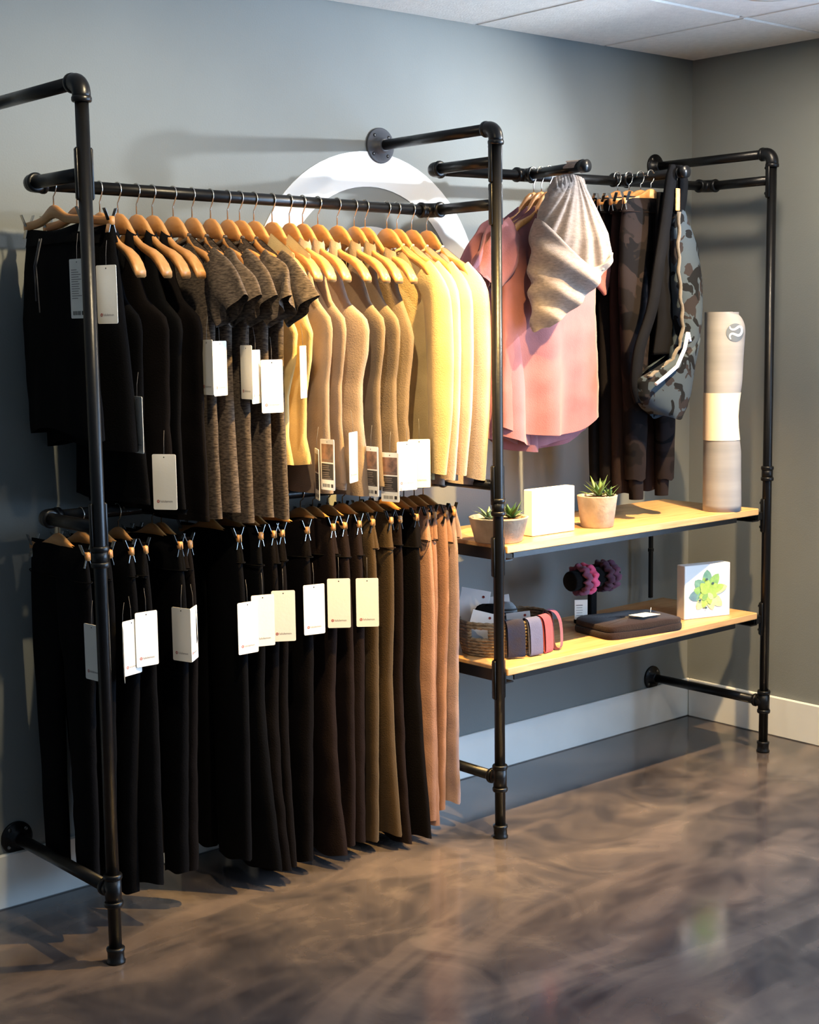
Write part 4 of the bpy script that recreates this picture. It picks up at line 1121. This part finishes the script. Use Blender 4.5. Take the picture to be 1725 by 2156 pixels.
# cards and folded socks inside the basket
m_card2 = mat('sock_card', (206, 200, 196), rough=.6)
def card(c, s, rz, tilt, lab, dot=True):
    q = Matrix.Rotation(R(rz), 3, 'Z') @ Matrix.Rotation(R(tilt), 3, 'Y')
    t = thing('accessory_card', lab, 'card', tuple(Vector(c) - Vector((0, 0, s[2] / 2))), 'cards in the basket')
    MB().box(c, s, rot=q, bevel=.0006).build('card', m_card2, t)
    if dot:
        mq = q @ Matrix.Rotation(R(90), 3, 'X')
        MB().lathe([(.0045, .0), (.0028, .0)], Vector(c) + q @ Vector((s[0] * .28, -s[1] / 2 - .0006, s[2] * .36)), 16, mq).build('printed_emblem', m_red, t)
card((2.335, -.275, .672), (.100, .0016, .150), -34, 12, 'tall white card leaning at the back of the basket')
card((2.420, -.300, .655), (.105, .0016, .120), -38, -8, 'white card with a grey sock at the basket centre')
card((2.305, -.345, .630), (.080, .0016, .110), -30, 16, 'tilted pinkish white card at the left basket rim')
card((2.455, -.375, .622), (.080, .0016, .090), -40, -6, 'short white card behind the front basket rim')
card((2.360, -.400, .606), (.075, .0016, .080), -36, 8, 'small card showing through the basket handle hole')
def lump(name, lab, c, s, rz, m, seed, stripes=None):
    rg = random.Random(seed); q = Matrix.Rotation(R(rz), 3, 'Z')
    t = thing(name, lab, 'socks', (c[0], c[1], c[2] - s[2]), 'folded socks in the basket')
    rings = []
    for i in range(13):
        ph = -PI / 2 + PI * i / 12
        rings.append([Vector(c) + q @ Vector((s[0] * abs(math.cos(ph)) ** .5 * math.copysign(abs(math.cos(a)) ** .6, math.cos(a)) * (1 + .05 * math.sin(5 * a + 3 * ph)), s[1] * abs(math.cos(ph)) ** .5 * math.copysign(abs(math.sin(a)) ** .6, math.sin(a)), s[2] * math.sin(ph) * (1 + .06 * math.sin(4 * a)))) for a in [2 * PI * k / 24 for k in range(24)]])
    MB().loft(rings, True, True, True).build('folded_cloth', m, t)
    if stripes:
        for k in range(3):
            z = c[2] + s[2] * (.1 + .22 * k)
            ring = [Vector((c[0], c[1], z)) + q @ Vector((s[0] * .97 * math.cos(a), s[1] * 1.02 * math.sin(a), 0)) for a in [2 * PI * j / 30 for j in range(30)]]
            MB().tube(ring, .003, 6, closed_path=True).build('stripe', stripes, t)
lump('folded_socks', 'folded black socks pushed into the basket', (2.362, -.320, .648), (.048, .016, .050), -38, m_black, 1)
lump('folded_socks', 'folded grey socks with dark stripes in the basket', (2.440, -.322, .645), (.042, .016, .050), -40, cloth('sock_grey', (120, 124, 126)), 2, m_inkd)
# headbands draped over the rim
def headband(ang, width, drop, lab, m, openb=.012, lean=0.0, rise=.0):
    a = R(ang); rx, ry = BA * 1.0, BBx * 1.0
    c = Vector((BC[0] + rx * math.cos(a), BC[1] + ry * math.sin(a), SL + BHT))
    nrm = Vector((math.cos(a) / rx, math.sin(a) / ry, 0)).normalized(); tg_ = Vector((-nrm.y, nrm.x, 0))
    t = thing('headband', lab, 'headband', tuple(c + nrm * .02 - Vector((0, 0, drop))), 'headbands on the basket rim')
    loop = [(-.016, -.05), (-.014, -.01), (-.008, .007 + rise), (.002, .010 + rise), (.012, .006 + rise), (.016, -.02), (.018, -.06), (.020, -drop + .004), (.020 + openb * .5, -drop), (.020 + openb, -drop + .006), (.018 + openb, -.06), (.016 + openb, -.015), (.012 + openb * .6, .010 + rise * 1.4), (.0, .015 + rise * 1.5), (-.010, .012 + rise * 1.3), (-.019, -.01), (-.020, -.05)]
    pts = curve_pts([(x_, z_, 0) for x_, z_ in loop], 5)
    rings = []
    for j, s in enumerate(np.linspace(-width / 2, width / 2, 7)):
        rings.append([c + nrm * (x_ + .0015 * math.sin(40 * s)) + tg_ * (s + lean * (-z_)) + Vector((0, 0, z_)) for x_, z_, _ in pts])
    MB().loft(rings, False).build('band', m, t)
headband(-116, .060, .108, 'navy and brown headband draped over the basket rim', cloth('navy_brown', (40, 35, 40), col2=(28, 40, 72), vscale=12))
headband(-92, .052, .110, 'lavender blue headband draped over the basket rim', cloth('lavender', (84, 88, 118)))
headband(-72, .044, .112, 'coral pink headband draped over the basket rim', cloth('coral', (172, 66, 76)))
headband(-54, .030, .112, 'mauve headband hanging in an open loop at the basket end', cloth('mauve_band', (118, 58, 80)), openb=.030, rise=.006)

# scrunchie stand
m_velvet = cloth('black_velvet', (12, 12, 13), sheen=.05)
sx, sy, sz = 2.945, -.255, .708
t = thing('scrunchie_stand', 'black velvet T-bar display stand on the lower shelf', 'stand', (sx, sy, SL))
MB().box((sx, sy, SL + .008), (.105, .085, .016), bevel=.003, rot=Matrix.Rotation(R(-8), 3, 'Z')).build('foot_plate', m_velvet, t)
MB().box((sx, sy, SL + .085), (.032, .020, .150), bevel=.003).build('column', m_velvet, t)
MB().lathe([(0, -.118), (.032, -.118), (.036, -.112), (.036, .112), (.032, .118), (0, .118)], (sx, sy, sz), 32, Matrix.Rotation(R(90), 3, 'Y')).build('padded_bar', m_velvet, t)
def scrunchie(x, m, lab, seed, wd=.022, tagx=None):
    rg = random.Random(seed)
    t = thing('scrunchie', lab, 'scrunchie', (x, sy, sz - .06), 'scrunchies on the stand')
    rings = []; n = 72
    for k in range(n + 1):
        a = 2 * PI * k / n
        r0 = .045 + .003 * math.sin(9 * a + seed) + .0015 * math.sin(17 * a)
        ring = []
        for j in range(12):
            b = 2 * PI * j / 12
            rr_ = 1 + .16 * math.sin(9 * a + 2 * b + seed) + .12 * math.sin(17 * a - b + 2 * seed)
            rad_ = r0 + .0105 * rr_ * math.cos(b)
            ring.append((x + wd * .75 * rr_ * math.sin(b) + .004 * math.sin(11 * a + seed), sy + rad_ * math.cos(a), sz + rad_ * math.sin(a)))
        rings.append(ring)
    MB().loft(rings).build('ruffle', m, t)
    if tagx is not None:
        c = Vector((x + tagx, sy - .035, sz - .098))
        q = Matrix.Rotation(R(-36), 3, 'Z')
        tg2 = MB().box(c, (.046, .0014, .070), rot=q, bevel=.0004).build('paper_tag', m_tagp, t)
        ln = MB()
        for k in range(5): ln.box(c + q @ Vector((-.006, -.0012, .016 - k * .009)), (.024 - .003 * (k % 2), .0004, .0026 if k == 0 else .0014), rot=q)
        ln.build('printed_text', m_ink, tg2)
scrunchie(2.878, cloth('plum_velvet', (122, 70, 92)), 'mauve plum scrunchie at the left of the stand', 1, tagx=-.03)
scrunchie(2.912, cloth('pink_satin', (224, 84, 122), rough=.6), 'bright pink satin scrunchie on the stand', 2)
scrunchie(2.995, cloth('dark_plum', (70, 42, 56)), 'dark plum scrunchie right of the stand column', 3)
scrunchie(3.030, cloth('deep_plum', (92, 56, 74)), 'deep plum scrunchie at the right end of the stand', 4)

# folded dark brown garment with a card
t = thing('folded_garment', 'folded dark brown garment with a white card at the shelf front', 'folded clothes', (2.93, -.425, SL))
m_fold = cloth('folded_brown', (38, 27, 26), bump=.5)
q0 = Matrix.Rotation(R(-9), 3, 'Z'); fc = Vector((2.945, -.425, 0))
def fold_layer(zb, zt, wx, wy, seed, name, shift=(0, 0)):
    f = fold_fn(random.Random(seed), .004, 14, 40)
    rings = []
    for i in range(11):
        ph = -PI / 2 + PI * i / 10
        ring = []
        for k in range(64):
            a = 2 * PI * k / 64
            ca, sa = math.cos(a), math.sin(a)
            x_ = wx * math.copysign(abs(ca) ** .28, ca) * (.97 + .03 * math.cos(ph)); y_ = wy * math.copysign(abs(sa) ** .28, sa) * (.97 + .03 * math.cos(ph))
            k2 = abs(math.cos(ph)) ** .35
            z_ = (zb + zt) / 2 + (zt - zb) / 2 * math.sin(ph)
            zz = z_ + (float(f(x_ * 1.0, y_ * 3)) if math.sin(ph) > .2 else 0)
            ring.append(fc + q0 @ Vector((x_ * (k2 if i in (0, 10) else 1) + shift[0], y_ * (k2 if i in (0, 10) else 1) + shift[1], zz)))
        rings.append(ring)
    MB().loft(rings, True, True, True).build(name, m_fold, t)
fold_layer(SL, SL + .024, .172, .112, 3, 'lower_fold'); fold_layer(SL + .021, SL + .046, .168, .110, 4, 'upper_fold', (.003, .002))
cq = q0 @ Matrix.Rotation(R(18), 3, 'Z') @ Matrix.Rotation(R(4), 3, 'Y')
cd = MB().box(fc + Vector((.045, -.035, SL + .0535)), (.115, .060, .0012), rot=cq, bevel=.0004).build('paper_card', m_tagp, t)
MB().tube([fc + Vector((.095, -.02, SL + .054)), fc + Vector((.10, -.018, SL + .07))], .0012, 6).build('plastic_pin', m_white, cd)

for o in bpy.data.objects:
    if '_root' in o: del o['_root']
